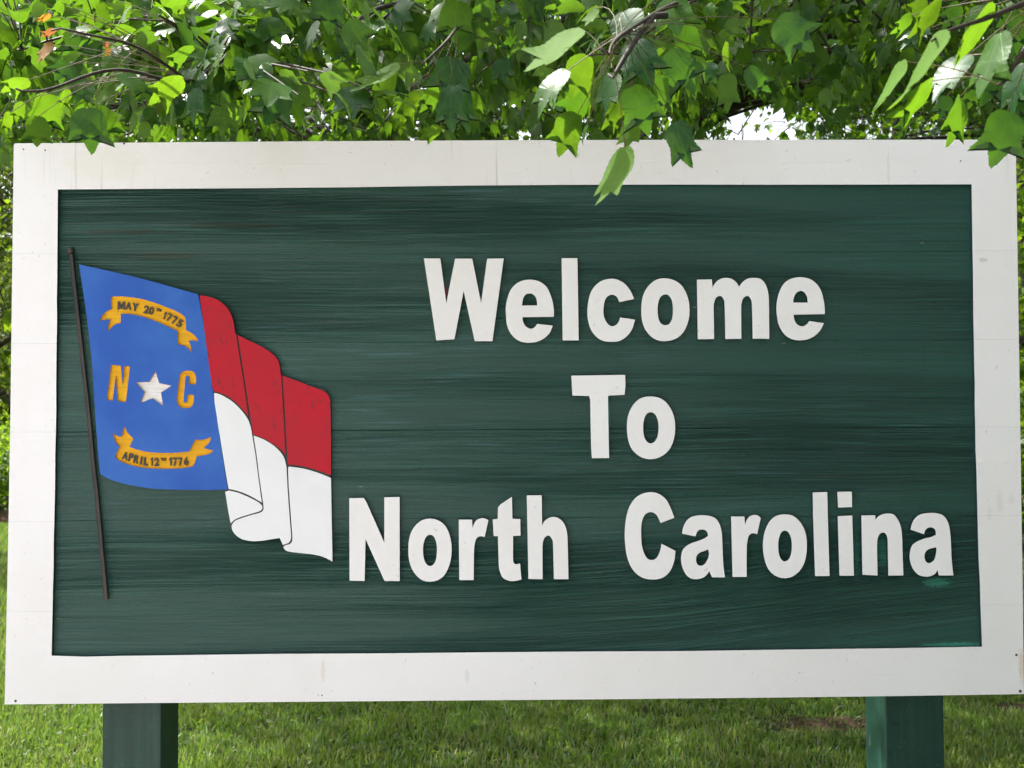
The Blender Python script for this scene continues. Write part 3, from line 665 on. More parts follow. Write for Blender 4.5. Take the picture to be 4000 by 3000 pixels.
flag_pieces = [
 ('red_fold', [[(220, 149), (300, 160, 1), (390, 186, 1), (470, 236, 1), (530, 300, 1), (570, 380, 1), (590, 460, 1), (603, 552), (616, 575), (650, 800), (690, 1050), (726, 1300), (746, 1455), (700, 1400, 1), (620, 1312, 1), (530, 1244, 1), (440, 1202, 1), (370, 1184), (335, 1000), (295, 690), (250, 350)], cR], 'red'),
 ('red_fold', [[(632, 578), (760, 640, 1), (900, 708, 1), (1000, 775, 1), (1060, 840, 1), (1085, 905, 1), (1095, 997), (1103, 1015), (1118, 1300), (1132, 1535), (1150, 1880), (1095, 1812, 1), (1000, 1744, 1), (900, 1688, 1), (797, 1652), (793, 1610, 1), (772, 1480), (735, 1240), (700, 1000), (668, 800)], cR], 'red'),
 ('red_fold', [[(1116, 1016), (1280, 1075, 1), (1420, 1130, 1), (1530, 1170, 1), (1600, 1215, 1), (1628, 1270, 1), (1634, 1350, 1), (1638, 1659), (1640, 2094), (1550, 2058, 1), (1420, 2016, 1), (1300, 1990, 1), (1176, 1976), (1168, 1890), (1150, 1560), (1136, 1300)], cR], 'red'),
 ('white_fold', [[(376, 1203), (440, 1219, 1), (530, 1266, 1), (620, 1336, 1), (700, 1425, 1), (750, 1505, 1), (778, 1595, 1), (787, 1650, 1), (824, 1871), (853, 2101), (878, 2281), (893, 2388), (850, 2362, 1), (760, 2312, 1), (640, 2264, 1), (533, 2240), (500, 2050), (440, 1670), (425, 1590), (404, 1440), (388, 1430), (382, 1310)], cR], 'fwhite'),
 ('white_fold', [[(497, 2271), (535, 2258), (640, 2282, 1), (760, 2333, 1), (850, 2380, 1), (890, 2415, 1), (898, 2445, 1), (875, 2478, 1), (780, 2508, 1), (640, 2552, 1), (590, 2580, 1), (556, 2612), (530, 2481)], cR], 'fwhite'),
 ('white_fold', [[(803, 1664), (900, 1700, 1), (1000, 1756, 1), (1080, 1826, 1), (1130, 1896, 1), (1152, 1965, 1), (1160, 2010), (1170, 2221), (1184, 2421), (1199, 2621), (1209, 2755, 1), (1198, 2800, 1), (1180, 2825), (1120, 2846), (1085, 2770), (1000, 2783, 1), (900, 2799, 1), (780, 2804, 1), (680, 2783, 1), (610, 2736, 1), (572, 2680, 1), (566, 2634), (600, 2588, 1), (645, 2566, 1), (780, 2522, 1), (880, 2494, 1), (912, 2455, 1), (908, 2400), (890, 2281), (864, 2101), (836, 1871)], cR], 'fwhite'),
 ('white_fold', [[(1180, 1999), (1300, 2013, 1), (1420, 2040, 1), (1550, 2084, 1), (1640, 2122), (1646, 2500), (1656, 3026), (1560, 2976, 1), (1450, 2949, 1), (1300, 2932, 1), (1190, 2918, 1), (1148, 2903, 1), (1123, 2868), (1150, 2848, 1), (1190, 2838, 1), (1217, 2812, 1), (1223, 2760, 1), (1213, 2621), (1198, 2421), (1184, 2221), (1176, 2030)], cR], 'fwhite'),
]
for nm, (pts, org), mt in flag_pieces:
    relief(nm, [path(pts, *org, 5)], YF, .004, [M[mt], M['edge']], sign)
# charcoal floor of the grooves between the folds
groove = path([(218, 160), (400, 195, 1), (520, 300, 1), (585, 470), (632, 590), (900, 715, 1), (1075, 890), (1110, 1025), (1420, 1138, 1), (1615, 1250, 1), (1630, 2115), (1640, 2990), (1400, 2930), (1160, 2890), (1135, 2860), (1090, 2760), (800, 2790), (650, 2750), (580, 2650), (540, 2500), (510, 2270), (380, 1300)], *cR, 4)
relief('fold_groove', [groove], YF + .0035, .003, [M['groove'], M['groove']], sign)

# flagpole of the carved flag: a half-round bar with a ball
def tube(pts, rad, sides=8, cap=True):
    """pts list of Vector, rad list -> verts, quad faces"""
    V, F = [], []
    n = len(pts); prev = None
    for i in range(n):
        t = (pts[min(i + 1, n - 1)] - pts[max(i - 1, 0)]).normalized()
        ref = Vector((0, 0, 1)) if abs(t.z) < .9 else Vector((1, 0, 0))
        if prev is None: u = t.cross(ref).normalized()
        else: u = (prev - t * prev.dot(t)).normalized()
        prev = u; v = t.cross(u)
        for k in range(sides):
            a_ = 2 * math.pi * k / sides; V.append(pts[i] + (u * math.cos(a_) + v * math.sin(a_)) * rad[i])
    for i in range(n - 1):
        for k in range(sides): F.append((i * sides + k, i * sides + (k + 1) % sides, (i + 1) * sides + (k + 1) % sides, (i + 1) * sides + k))
    if cap: F.append(tuple(range(sides - 1, -1, -1))); F.append(tuple((n - 1) * sides + k for k in range(sides)))
    return V, F
pp = [(277.5, 992), (290, 1110), (306.5, 1262), (332, 1493), (340.5, 1566), (366, 1831), (377.5, 1931), (396, 2140), (414.5, 2340)]
V, F = [], []
prof = [(-1, .004), (-1, -.5), (-.62, -1), (.62, -1), (1, -.5), (1, .004)]
for i, (x, y) in enumerate(pp):
    hw = 8.0 + 1.6 * i / len(pp)
    for a_, d_ in prof:
        yy = -.011 * -d_ if d_ < 0 else .004
        V.append(plane(x + a_ * hw, y, -.011 * (-d_)) if d_ < 0 else Vector((plane(x + a_ * hw, y, 0).x, .004, plane(x + a_ * hw, y, 0).z)))
for i in range(len(pp) - 1):
    for k in range(5): F.append((i * 6 + k, (i + 1) * 6 + k, (i + 1) * 6 + k + 1, i * 6 + k + 1))
F += [tuple(range(6)), tuple(range(len(V) - 1, len(V) - 7, -1))]
pole = link('flagpole', mesh('flagpole', V, F, M['pole']), sign)
V, F = [], []
c = plane(276.5, 979.5, -.004); rr = plane(290.5, 979.5, -.004).x - c.x
for i in range(9):
    th = math.pi * i / 8
    for k in range(14):
        ph = 2 * math.pi * k / 14
        V.append((c.x + rr * math.sin(th) * math.cos(ph), c.y - .0015 + rr * .85 * math.sin(th) * math.sin(ph), c.z + rr * math.cos(th)))
for i in range(8):
    for k in range(14): F.append((i * 14 + k, i * 14 + (k + 1) % 14, (i + 1) * 14 + (k + 1) % 14, (i + 1) * 14 + k))
link('finial', mesh('finial', V, F, M['pole'], True), pole)
# nail heads in the border
for px, py, r_ in ((61, 2738, 5), (3970, 2558, 5), (3985, 2700, 6), (92, 583, 3), (177, 587, 3), (53, 561, 4), (1258, 2716, 3), (3752, 629, 3), (485, 561, 4)):
    c = plane(px, py, YF); rr = r_ / 1640
    V = [(c.x + rr * math.cos(k * math.pi / 4), YF - .0008, c.z + rr * math.sin(k * math.pi / 4)) for k in range(8)] + [(c.x + rr * math.cos(k * math.pi / 4), YF + .002, c.z + rr * math.sin(k * math.pi / 4)) for k in range(8)]
    F = [tuple(range(8))] + [(k, k + 8, (k + 1) % 8 + 8, (k + 1) % 8) for k in range(8)]
    link('nail', mesh('nail', V, F, M['nail']), sign)
# posts
zt_ = 2.05
lx0, lx1 = plane(400, 2800, .036).x, plane(630, 2800, .036).x
rx0, rx1 = plane(3458, 2800, .036).x, plane(3687, 2800, .036).x
for xa, xb in ((lx0, lx1), (rx0, rx1)):
    box('post', (xa, .036, -.3), (xb, .036 + .146, zt_), M['post'], sign, .003)

# ------------------------------------------------------------------ leaves
def leaf_shape(detail, fold, curl, droop, twist, lobe, rs):
    """upper side +Z, stalk end at the origin, tip at (0, 1, 0)"""
    r_ = random.Random(rs)
    if detail:
        half = [(.0, 0), (.09, -.012), (.19, .02), (.28, .10), (.345, .20), (.375, .31), (.385, .42), (.372, .52), (.405, .60), (.44, .70), (.515, .87), (.375, .735), (.27, .665), (.205, .66), (.195, .75), (.115, .92), (.0, 1.1)]
        hh = [half[0]]
        for i in range(1, len(half)):
            (xa, ya), (xb, yb) = half[i - 1], half[i]; L_ = math.hypot(xb - xa, yb - ya)
            if 1 < i and L_ > .07: hh.append((xa + (xb - xa) * .62 + (yb - ya) / L_ * .016, ya + (yb - ya) * .62 - (xb - xa) / L_ * .016)); hh.append((xa + (xb - xa) * .68, ya + (yb - ya) * .68))
            hh.append(half[i])
        half = hh
    else:
        half = [(.0, 0), (.18, .01), (.345, .2), (.385, .45), (.50, .86), (.21, .66), (.14, .86), (0, 1.1)]
    def z(x, y): return fold * abs(x) + curl * (y - .35) ** 2 - curl * .12 - droop * x * x * 1.5 + twist * x * y
    V, UV = [], []
    m = len(half)
    mid = [(0, max(0, min(1, y))) for _, y in half]
    for s in (1, -1):
        for i, (x, y) in enumerate(half):
            j = 1 + .06 * math.sin(y * 7 + rs * (2 + s)) * (0 < i < m - 1)
            xx = s * x * j * (lobe if .55 < y < .9 else 1)
            yy = y + (.02 * math.sin(rs * 3 + s + y * 5) if 0 < i < m - 1 else 0)
            V.append((xx, yy, z(xx, yy) + .02 * math.sin(9 * yy + rs) * abs(xx) * 2)); UV.append((.5 + xx, yy))
    spine_n = 5 if detail else 3
    sp0 = len(V)
    sy = [k / (spine_n - 1) for k in range(spine_n)]
    for y in sy[1:-1]: V.append((0, y, z(0, y))); UV.append((.5, y))
    tri = []
    def nearest(y): return min(range(1, spine_n - 1), key=lambda k: abs(sy[k] - y))
    for si, s in enumerate((1, -1)):
        o = si * m
        last = None
        for i in range(m - 1):
            a_, b_ = o + i, o + i + 1
            ym = (half[i][1] + half[i + 1][1]) / 2
            k = sp0 + nearest(ym) - 1
            if last is not None and k != last: tri.append((a_, k, last) if s > 0 else (a_, last, k))
            tri.append((a_, b_, k) if s > 0 else (b_, a_, k))
            last = k
    # weld the shared base and tip of both halves
    V = np.array(V); UV = np.array(UV); T = np.array(tri)
    T[T == m] = 0; T[T == 2 * m - 1] = m - 1
    used = np.unique(T); mp = np.zeros(len(V), int); mp[used] = np.arange(len(used))
    return V[used], mp[T], UV[used]
NV = 7
LEAF_HI = [leaf_shape(1, random.uniform(.04, .30), random.uniform(-.32, .06), random.uniform(-.1, .4), random.uniform(-.3, .3), random.uniform(.92, 1.08), 100 + k) for k in range(NV)]
LEAF_LO = [leaf_shape(0, random.uniform(.1, .45), random.uniform(-.6, 0), random.uniform(0, .4), random.uniform(-.25, .25), 1, 200 + k) for k in range(4)]
LEAF_ME = {}
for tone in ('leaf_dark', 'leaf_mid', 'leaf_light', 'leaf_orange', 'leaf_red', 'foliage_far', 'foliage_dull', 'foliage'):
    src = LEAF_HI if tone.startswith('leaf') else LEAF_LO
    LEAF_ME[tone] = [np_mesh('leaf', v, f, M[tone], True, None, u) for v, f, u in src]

def frames(D, N):
    """rows: leaf axis D (n,3), rough upper-side normal N (n,3) -> rotation matrices (n,3,3) with columns x, y, z"""
    Y = D / np.linalg.norm(D, axis=1, keepdims=True)
    Z = N - (N * Y).sum(1, keepdims=True) * Y; Z /= np.linalg.norm(Z, axis=1, keepdims=True) + 1e-9
    X = np.cross(Y, Z)
    return np.stack([X, Y, Z], 2)
def merged_leaves(name, B, R, L, mat, parent, base):
    V, F = [], []; off = 0
    k = np.arange(len(B)) % len(LEAF_LO)
    for j, (lv, lf, _) in enumerate(LEAF_LO):
        s = k == j; n = s.sum()
        if not n: continue
        P = np.einsum('nij,vj->nvi', R[s], lv) * L[s][:, None, None] + B[s][:, None, :] - np.array(base)
        V.append(P.reshape(-1, 3)); F.append((lf[None] + (np.arange(n) * len(lv))[:, None, None] + off).reshape(-1, 3)); off += n * len(lv)
    o = link(name, np_mesh(name, np.concatenate(V), np.concatenate(F), mat, True), parent)
    tag(o, kind='stuff'); return o

def build_clover():
    n = 3800
    cx, cy = rng.uniform(-3.2, 3.2, n), rng.uniform(1.9, 4.5, n)
    k = vnoise(cx, cy, 1.9, 21) * .6 + vnoise(cx, cy, 6, 22) * .4 > .52
    cx, cy = cx[k], cy[k]; n = len(cx)
    z = np.array([ground_height(a, c) for a, c in zip(cx, cy)]) + rng.uniform(.012, .055, n)
    d = rng.normal(0, 1, (n, 3)) * np.array([1, 1, .35])
    R = frames(d, rng.normal(0, .35, (n, 3)) + np.array([0, 0, 1.]))
    o = merged_leaves('lawn_weeds', np.stack([cx, cy, z], 1), R, rng.uniform(.012, .034, n), M['foliage_dull'], None, (0, 0, 0))
    tag(o, 'small broad-leaved weeds and clover scattered through the grass', 'weeds', kind='stuff')
build_clover()
# ------------------------------------------------------------------ trees
def bez(pts, n):                                        # smooth polyline through points
    P = [Vector(p) for p in pts]; out = []
    P = [P[0] * 2 - P[1]] + P + [P[-1] * 2 - P[-2]]
    for i in range(1, len(P) - 2):
        for k in range(n):
            t = k / n
            out.append(.5 * (2 * P[i] + (P[i + 1] - P[i - 1]) * t + (2 * P[i - 1] - 5 * P[i] + 4 * P[i + 1] - P[i + 2]) * t * t + (3 * P[i] - P[i - 1] - 3 * P[i + 1] + P[i + 2]) * t ** 3))
    out.append(P[-2]); return out
def in_gap(px, py):                                     # the open sky between two crowns
    wob = .32 * np.sin(px * .041) + .3 * np.sin(py * .067 + px * .017) + .25 * np.sin(px * .11 + py * .09)
    d1 = ((px - 2975) / 150) ** 2 + ((py - 492) / 82) ** 2 + wob
    d2 = ((px - 3240) / 42) ** 2 + ((py - 150) / 55) ** 2 + wob
    d3 = ((px - 60) / 70) ** 2 + ((py - 205) / 32) ** 2 + wob
    return (d1 < 1) | (d2 < 1) | (d3 < 1)

class Tree:
    def __init__(s, name, base, label, trunk_pts, trunk_r, leafmat, group='trees around the sign'):
        s.base = Vector(base); s.e = empty(name, base, label, 'tree', group); s.leafmat = leafmat
        s.nodes = []; s.tw_V = []; s.tw_F = []; s.off = 0
        tp = bez(trunk_pts, 5)
        n = len(tp)
        rr = [trunk_r * (1.25 if i == 0 else 1) * (1 - .6 * i / n) * (1 + .05 * math.sin(i * 2.1)) for i in range(n)]
        V, F = tube(tp, rr, 14)
        link('trunk', mesh('trunk', [v - s.base for v in V], F, M['bark'], True), s.e)
        s.trunk = tp
        s.B, s.R, s.L = [], [], []
    def limb(s, pts, r0_, r1=.006, register=True, pw=.8, skipgap=False):
        p = bez(pts, 6)
        for i, q in enumerate(p):                       # slight kinks
            if 0 < i < len(p) - 1: p[i] = q + Vector([noise.noise(q * 2.3 + Vector((k * 9, 0, 0))) for k in range(3)]) * .03
        if skipgap:
            gx, gy, gz = project(np.array([tuple(q) for q in p]))
            if in_gap(gx, gy).any(): return p
        n = len(p); rr = [r0_ + (r1 - r0_) * (i / (n - 1)) ** pw for i in range(n)]
        V, F = tube(p, rr, 7)
        link('branch', mesh('branch', [v - s.base for v in V], F, M['bark' if r0_ > .03 else 'twig'], True), s.e)
        if register: s.nodes += [tuple(q) for q in p[2:]]
        return p
    def twig(s, a, c, r, sag=.08, mid=None, n=4, mat=0):
        a, c = Vector(a), Vector(c)
        d = (c - a).length
        m_ = (a + c) / 2 + Vector((random.uniform(-.1, .1), random.uniform(-.1, .1), random.uniform(-.02, sag * 2))) * d if mid is None else mid
        p = [a * (1 - t) ** 2 + m_ * 2 * t * (1 - t) + c * t * t for t in [k / n for k in range(n + 1)]]
        gx, gy, gz = project(np.array([tuple(q) for q in p]))
        if (in_gap(gx, gy) & (gz > 2.7)).any() and random.random() < .85: return p
        V, F = tube(p, [r * (1 - .6 * k / n) for k in range(n + 1)], 4, False)
        s.tw_V += [v - s.base for v in V]; s.tw_F += [tuple(i + s.off for i in f) for f in F]; s.off += len(V)
        return p
    def fill(s, A, per, size, r=.003, spread=.16, droop=.55):
        """A (n,3) twig tips; hang leaves round each"""
        N = np.array(s.nodes)
        gx, gy, gz = project(A); A = A[~(in_gap(gx, gy) & (gz > 2.7) & (rng.random(len(gx)) < .68))]
        A = A[rng.permutation(len(A))]
        nsec = max(6, len(A) // 9)
        sec = []
        for i, q in enumerate(A):
            pool = N if i < nsec or not len(sec) else np.array(sec)
            d = ((pool - q) ** 2).sum(1); j = d.argmin()
            far = math.sqrt(d[j])
            if i < nsec:
                p = s.twig(pool[j], q, min(.016, .004 + far * .005), .1, None, 7)
                sec += [tuple(v) for v in p[1:]]
            else: p = s.twig(pool[j], q, min(.006, r * .7 + far * .002), .12, None, 3)
            tip = Vector(q); dirn = (p[-1] - p[-2]).normalized()
            m = max(2, int(rng.poisson(per)))
            back = rng.uniform(0, .22, m)
            b0 = np.array([tip - dirn * b_ for b_ in back])
            rd = rng.normal(0, 1, (m, 3)); rd /= np.linalg.norm(rd, axis=1, keepdims=True)
            out = rd * .8 + np.array(dirn) * .5 + np.array([0, 0, -droop * .6])
            out /= np.linalg.norm(out, axis=1, keepdims=True)
            pet = rng.uniform(.03, .09, m)[:, None] * (spread / .16)
            b1 = b0 + out * pet
            ax = out * .75 + rng.normal(0, .3, (m, 3)) + np.array([0, 0, -droop])
            nr = rng.normal(0, .42, (m, 3)) + np.array([0, 0, 1.0]) + out * np.array([.5, .5, 0])
            s.B.append(b1); s.R.append(frames(ax, nr)); s.L.append(size * rng.uniform(.6, 1.15, m))
    def finish(s, nind=300, hero=0, px_lim=(-60, 4060, -60, 2700)):
        if s.tw_V:
            o = link('twigs', mesh('twigs', s.tw_V, s.tw_F, M['twig'], True), s.e); tag(o, kind='stuff')
        if not s.B: return
        B = np.concatenate(s.B); R = np.concatenate(s.R); L = np.concatenate(s.L)
        px, py, z = project(B + R[:, :, 1] * L[:, None] * .5)
        vis = (px > px_lim[0]) & (px < px_lim[1]) & (py > px_lim[2]) & (py < px_lim[3]) & (z > .4)
        vis &= ~((px > 60) & (px < 3950) & (py > 560) & (z > 2.7))              # behind the board
        keep = ~(vis & (z > 2.75) & in_gap(px, py) & (rng.random(len(px)) < .78))
        keep &= ~((z < 2.75) & (px > 30) & (px < 3990) & (py > 470))            # nothing but the placed leaves hangs over the board
        size = np.where(vis & keep, L / np.maximum(z, .4), 0)
        order = np.argsort(-size)[:max(0, nind - hero)]
        order = [i for i in order if size[i] > 0]
        ind = np.zeros(len(B), bool); ind[order] = True
        bs = np.array(s.base)
        for i in order:
            near = z[i] < 4.5
            if s.leafmat == 'foliage':
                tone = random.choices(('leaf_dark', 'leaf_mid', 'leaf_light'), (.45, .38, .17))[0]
            else: tone = s.leafmat
            me = random.choice(LEAF_ME[tone])
            o = link('leaf', me, s.e)
            Mx = Matrix([[*(R[i][k] * L[i]), B[i][k] - bs[k]] for k in range(3)] + [[0, 0, 0, 1]])
            o.matrix_local = Mx
        rest = keep & ~ind
        merged_leaves('foliage', B[rest], R[rest], L[rest], M[s.leafmat], s.e, s.base)
    def hero_leaf(s, bx, by, tx, ty, wr, tone, hub, D=None, under=None, var=None):
        ln = math.hypot(tx - bx, ty - by)
        full = ln if wr <= .93 else ln * wr / .93
        if D is None: D = max(1.25, min(2.7, .092 * FPX / full)) * random.uniform(.96, 1.05)
        if hub is not None:
            hs_ = project(np.array([tuple(q) for q in hub])); k_ = ((hs_[0] - bx) ** 2 + (hs_[1] - by) ** 2).argmin()
            D = .7 * hs_[2][k_] + .3 * D
        L3 = full * D / FPX
        dz = math.sqrt(max(0, full ** 2 - ln ** 2)) * D / FPX
        Bp = at(bx, by, D); Tp = at(tx, ty, D - dz * .9)
        ax = (Tp - Bp).normalized(); v = (CAM - (Bp + Tp) / 2).normalized()
        n0 = (v - ax * v.dot(ax)).normalized()
        ang = math.acos(min(1, wr / .95)) * random.choice((-1, 1))
        n_ = Matrix.Rotation(ang, 3, ax) @ n0
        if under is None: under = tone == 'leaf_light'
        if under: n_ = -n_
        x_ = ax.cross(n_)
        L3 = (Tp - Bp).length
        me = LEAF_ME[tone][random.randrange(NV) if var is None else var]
        o = link('leaf', me, s.e)
        o.matrix_local = Matrix([[x_[k] * L3, ax[k] * L3, n_[k] * L3, Bp[k] - s.base[k]] for k in range(3)] + [[0, 0, 0, 1]])
        if hub is not None:
            q = random.choice(sorted(hub, key=lambda h: (h - Bp).length)[:5])
            m_ = (q + Bp) / 2 - ax * .1 * (Bp - q).length
            p = [q * (1 - t) ** 2 + m_ * 2 * t * (1 - t) + Bp * t * t for t in (0, .2, .4, .6, .8, 1)]
            V, F = tube(p, [.0009, .0008, .0008, .0008, .0007, .0007], 5, False)
            s.st_V += [vv - s.base for vv in V]; s.st_F += [tuple(i + s.st_o for i in f) for f in F]; s.st_o += len(V)
    st_V = None

def vol(n, cx, cy, cz, rx, ry, rz, shell=.25, zmin=None):
    """points in an ellipsoid, denser to the outside"""
    d = rng.normal(0, 1, (n, 3)); d /= np.linalg.norm(d, axis=1, keepdims=True)
    r_ = (shell + (1 - shell) * rng.random(n)) ** (1 / 2.2)
    P = np.array([cx, cy, cz]) + d * r_[:, None] * np.array([rx, ry, rz])
    P += rng.normal(0, .12, P.shape)
    return P if zmin is None else P[P[:, 2] > zmin]
def view_points(n, x0, x1, y0, y1, d0, d1):
    """points spread evenly through a wedge of air"""
    D = (rng.random(n) * (d1 ** 3 - d0 ** 3) + d0 ** 3) ** (1 / 3)
    px = rng.uniform(x0, x1, n); py = rng.uniform(y0, y1, n)
    return np.array([at(a_, b_, d_) for a_, b_, d_ in zip(px, py, D)])
def clear_of_sign(A):                                   # the crown stays off the board itself
    return A[~((A[:, 1] > -.25) & (A[:, 1] < .35) & (A[:, 2] < 2.32))]

# --- the big maple whose boughs hang over the sign
T1 = Tree('maple_tree', (.75, 6.3, 0), 'spreading maple behind the sign, boughs hanging over its white top edge',
          [(.75, 6.3, -.1), (.72, 6.3, 1.2), (.8, 6.25, 2.6), (.85, 6.2, 4.2), (.7, 6.3, 6.4), (.75, 6.2, 8.2)], .2, 'foliage')
T1.st_V, T1.st_F, T1.st_o = [], [], 0
tk = lambda z: Vector((.8, 6.25, z))
LB = T1.limb([tk(2.6), at(1500, -250, 6.0), at(1150, -60, 3.6), at(950, 150, 2.45), at(700, 300, 2.05), at(420, 290, 1.85), at(190, 350, 1.72), at(60, 345, 1.66)], .03, .0016, pw=.15)
CB = T1.limb([tk(3.0), at(2500, -420, 5.0), at(2950, -160, 2.9), at(2800, -20, 2.1), at(2600, 60, 1.75), at(2400, 130, 1.55), at(2350, 190, 1.5)], .03, .0016, pw=.2)
CB2 = T1.limb([at(2600, 60, 1.75), at(2480, 150, 1.6), at(2395, 250, 1.55), at(2375, 290, 1.56)], .006, .002)
DB = T1.limb([tk(2.8), at(1460, 520, 6.3), at(1640, 330, 4.8), at(2000, 140, 3.6), at(2300, -120, 3.0)], .036, .006)
EB = T1.limb([tk(2.7), at(2717, 500, 7.2), at(2861, 338, 6.2), at(3010, 130, 5.2), at(3300, -100, 4.6)], .05, .006)
MB1 = T1.limb([tk(3.2), at(1900, -350, 5.2), at(1850, -80, 3.0), at(1760, 110, 2.1), at(1650, 250, 1.9)], .028, .0016, pw=.2)
MB2 = T1.limb([at(1850, -80, 3.0), at(1500, 20, 2.3), at(1330, 110, 2.05)], .009, .0025)
LB2 = T1.limb([at(1150, -60, 3.6), at(900, 60, 2.6), at(760, 130, 2.3), at(620, 60, 2.0)], .011, .0025)
LB3 = T1.limb([at(700, 300, 2.05), at(500, 200, 1.9), at(330, 160, 1.8), at(200, 120, 1.76)], .0036, .0016)
T1.limb([tk(2.9), at(900, 480, 6.4), at(600, 380, 5.4), at(250, 180, 5.0)], .05, .006)
for k in range(10):
    a_ = k * 2 * math.pi / 10 + .3; z0 = 3.4 + .45 * k
    e_ = Vector((.8 + 4.6 * math.cos(a_), 6.0 + 4.6 * math.sin(a_), z0 + 1.6 + .5 * math.sin(k * 3)))
    T1.limb([tk(z0), tk(z0).lerp(e_, .4) + Vector((0, 0, .4)), e_], .06, .008)
A = np.concatenate([view_points(42, 480, 1560, -50, 420, 1.85, 2.3), view_points(1900, -350, 2780, -330, 560, 3.0, 8.6), view_points(800, 2600, 3600, -330, 380, 3.2, 8.0),
                    view_points(500, 3300, 4300, -330, 400, 4.5, 8.0), view_points(210, -200, 2700, -300, 330, 2.2, 3.2), view_points(420, -200, 2720, 380, 640, 6.0, 9.4)])
T1.fill(clear_of_sign(A), 5.4, .070)
A = vol(2900, 1.4, 5.0, 6.4, 5.6, 5.8, 3.6, .2, 3.3)
px, py, z = project(A)
A = A[~((px > -200) & (px < 4200) & (py > -200) & (z > 0))]
T1.fill(clear_of_sign(A), 6, .14, spread=.3)

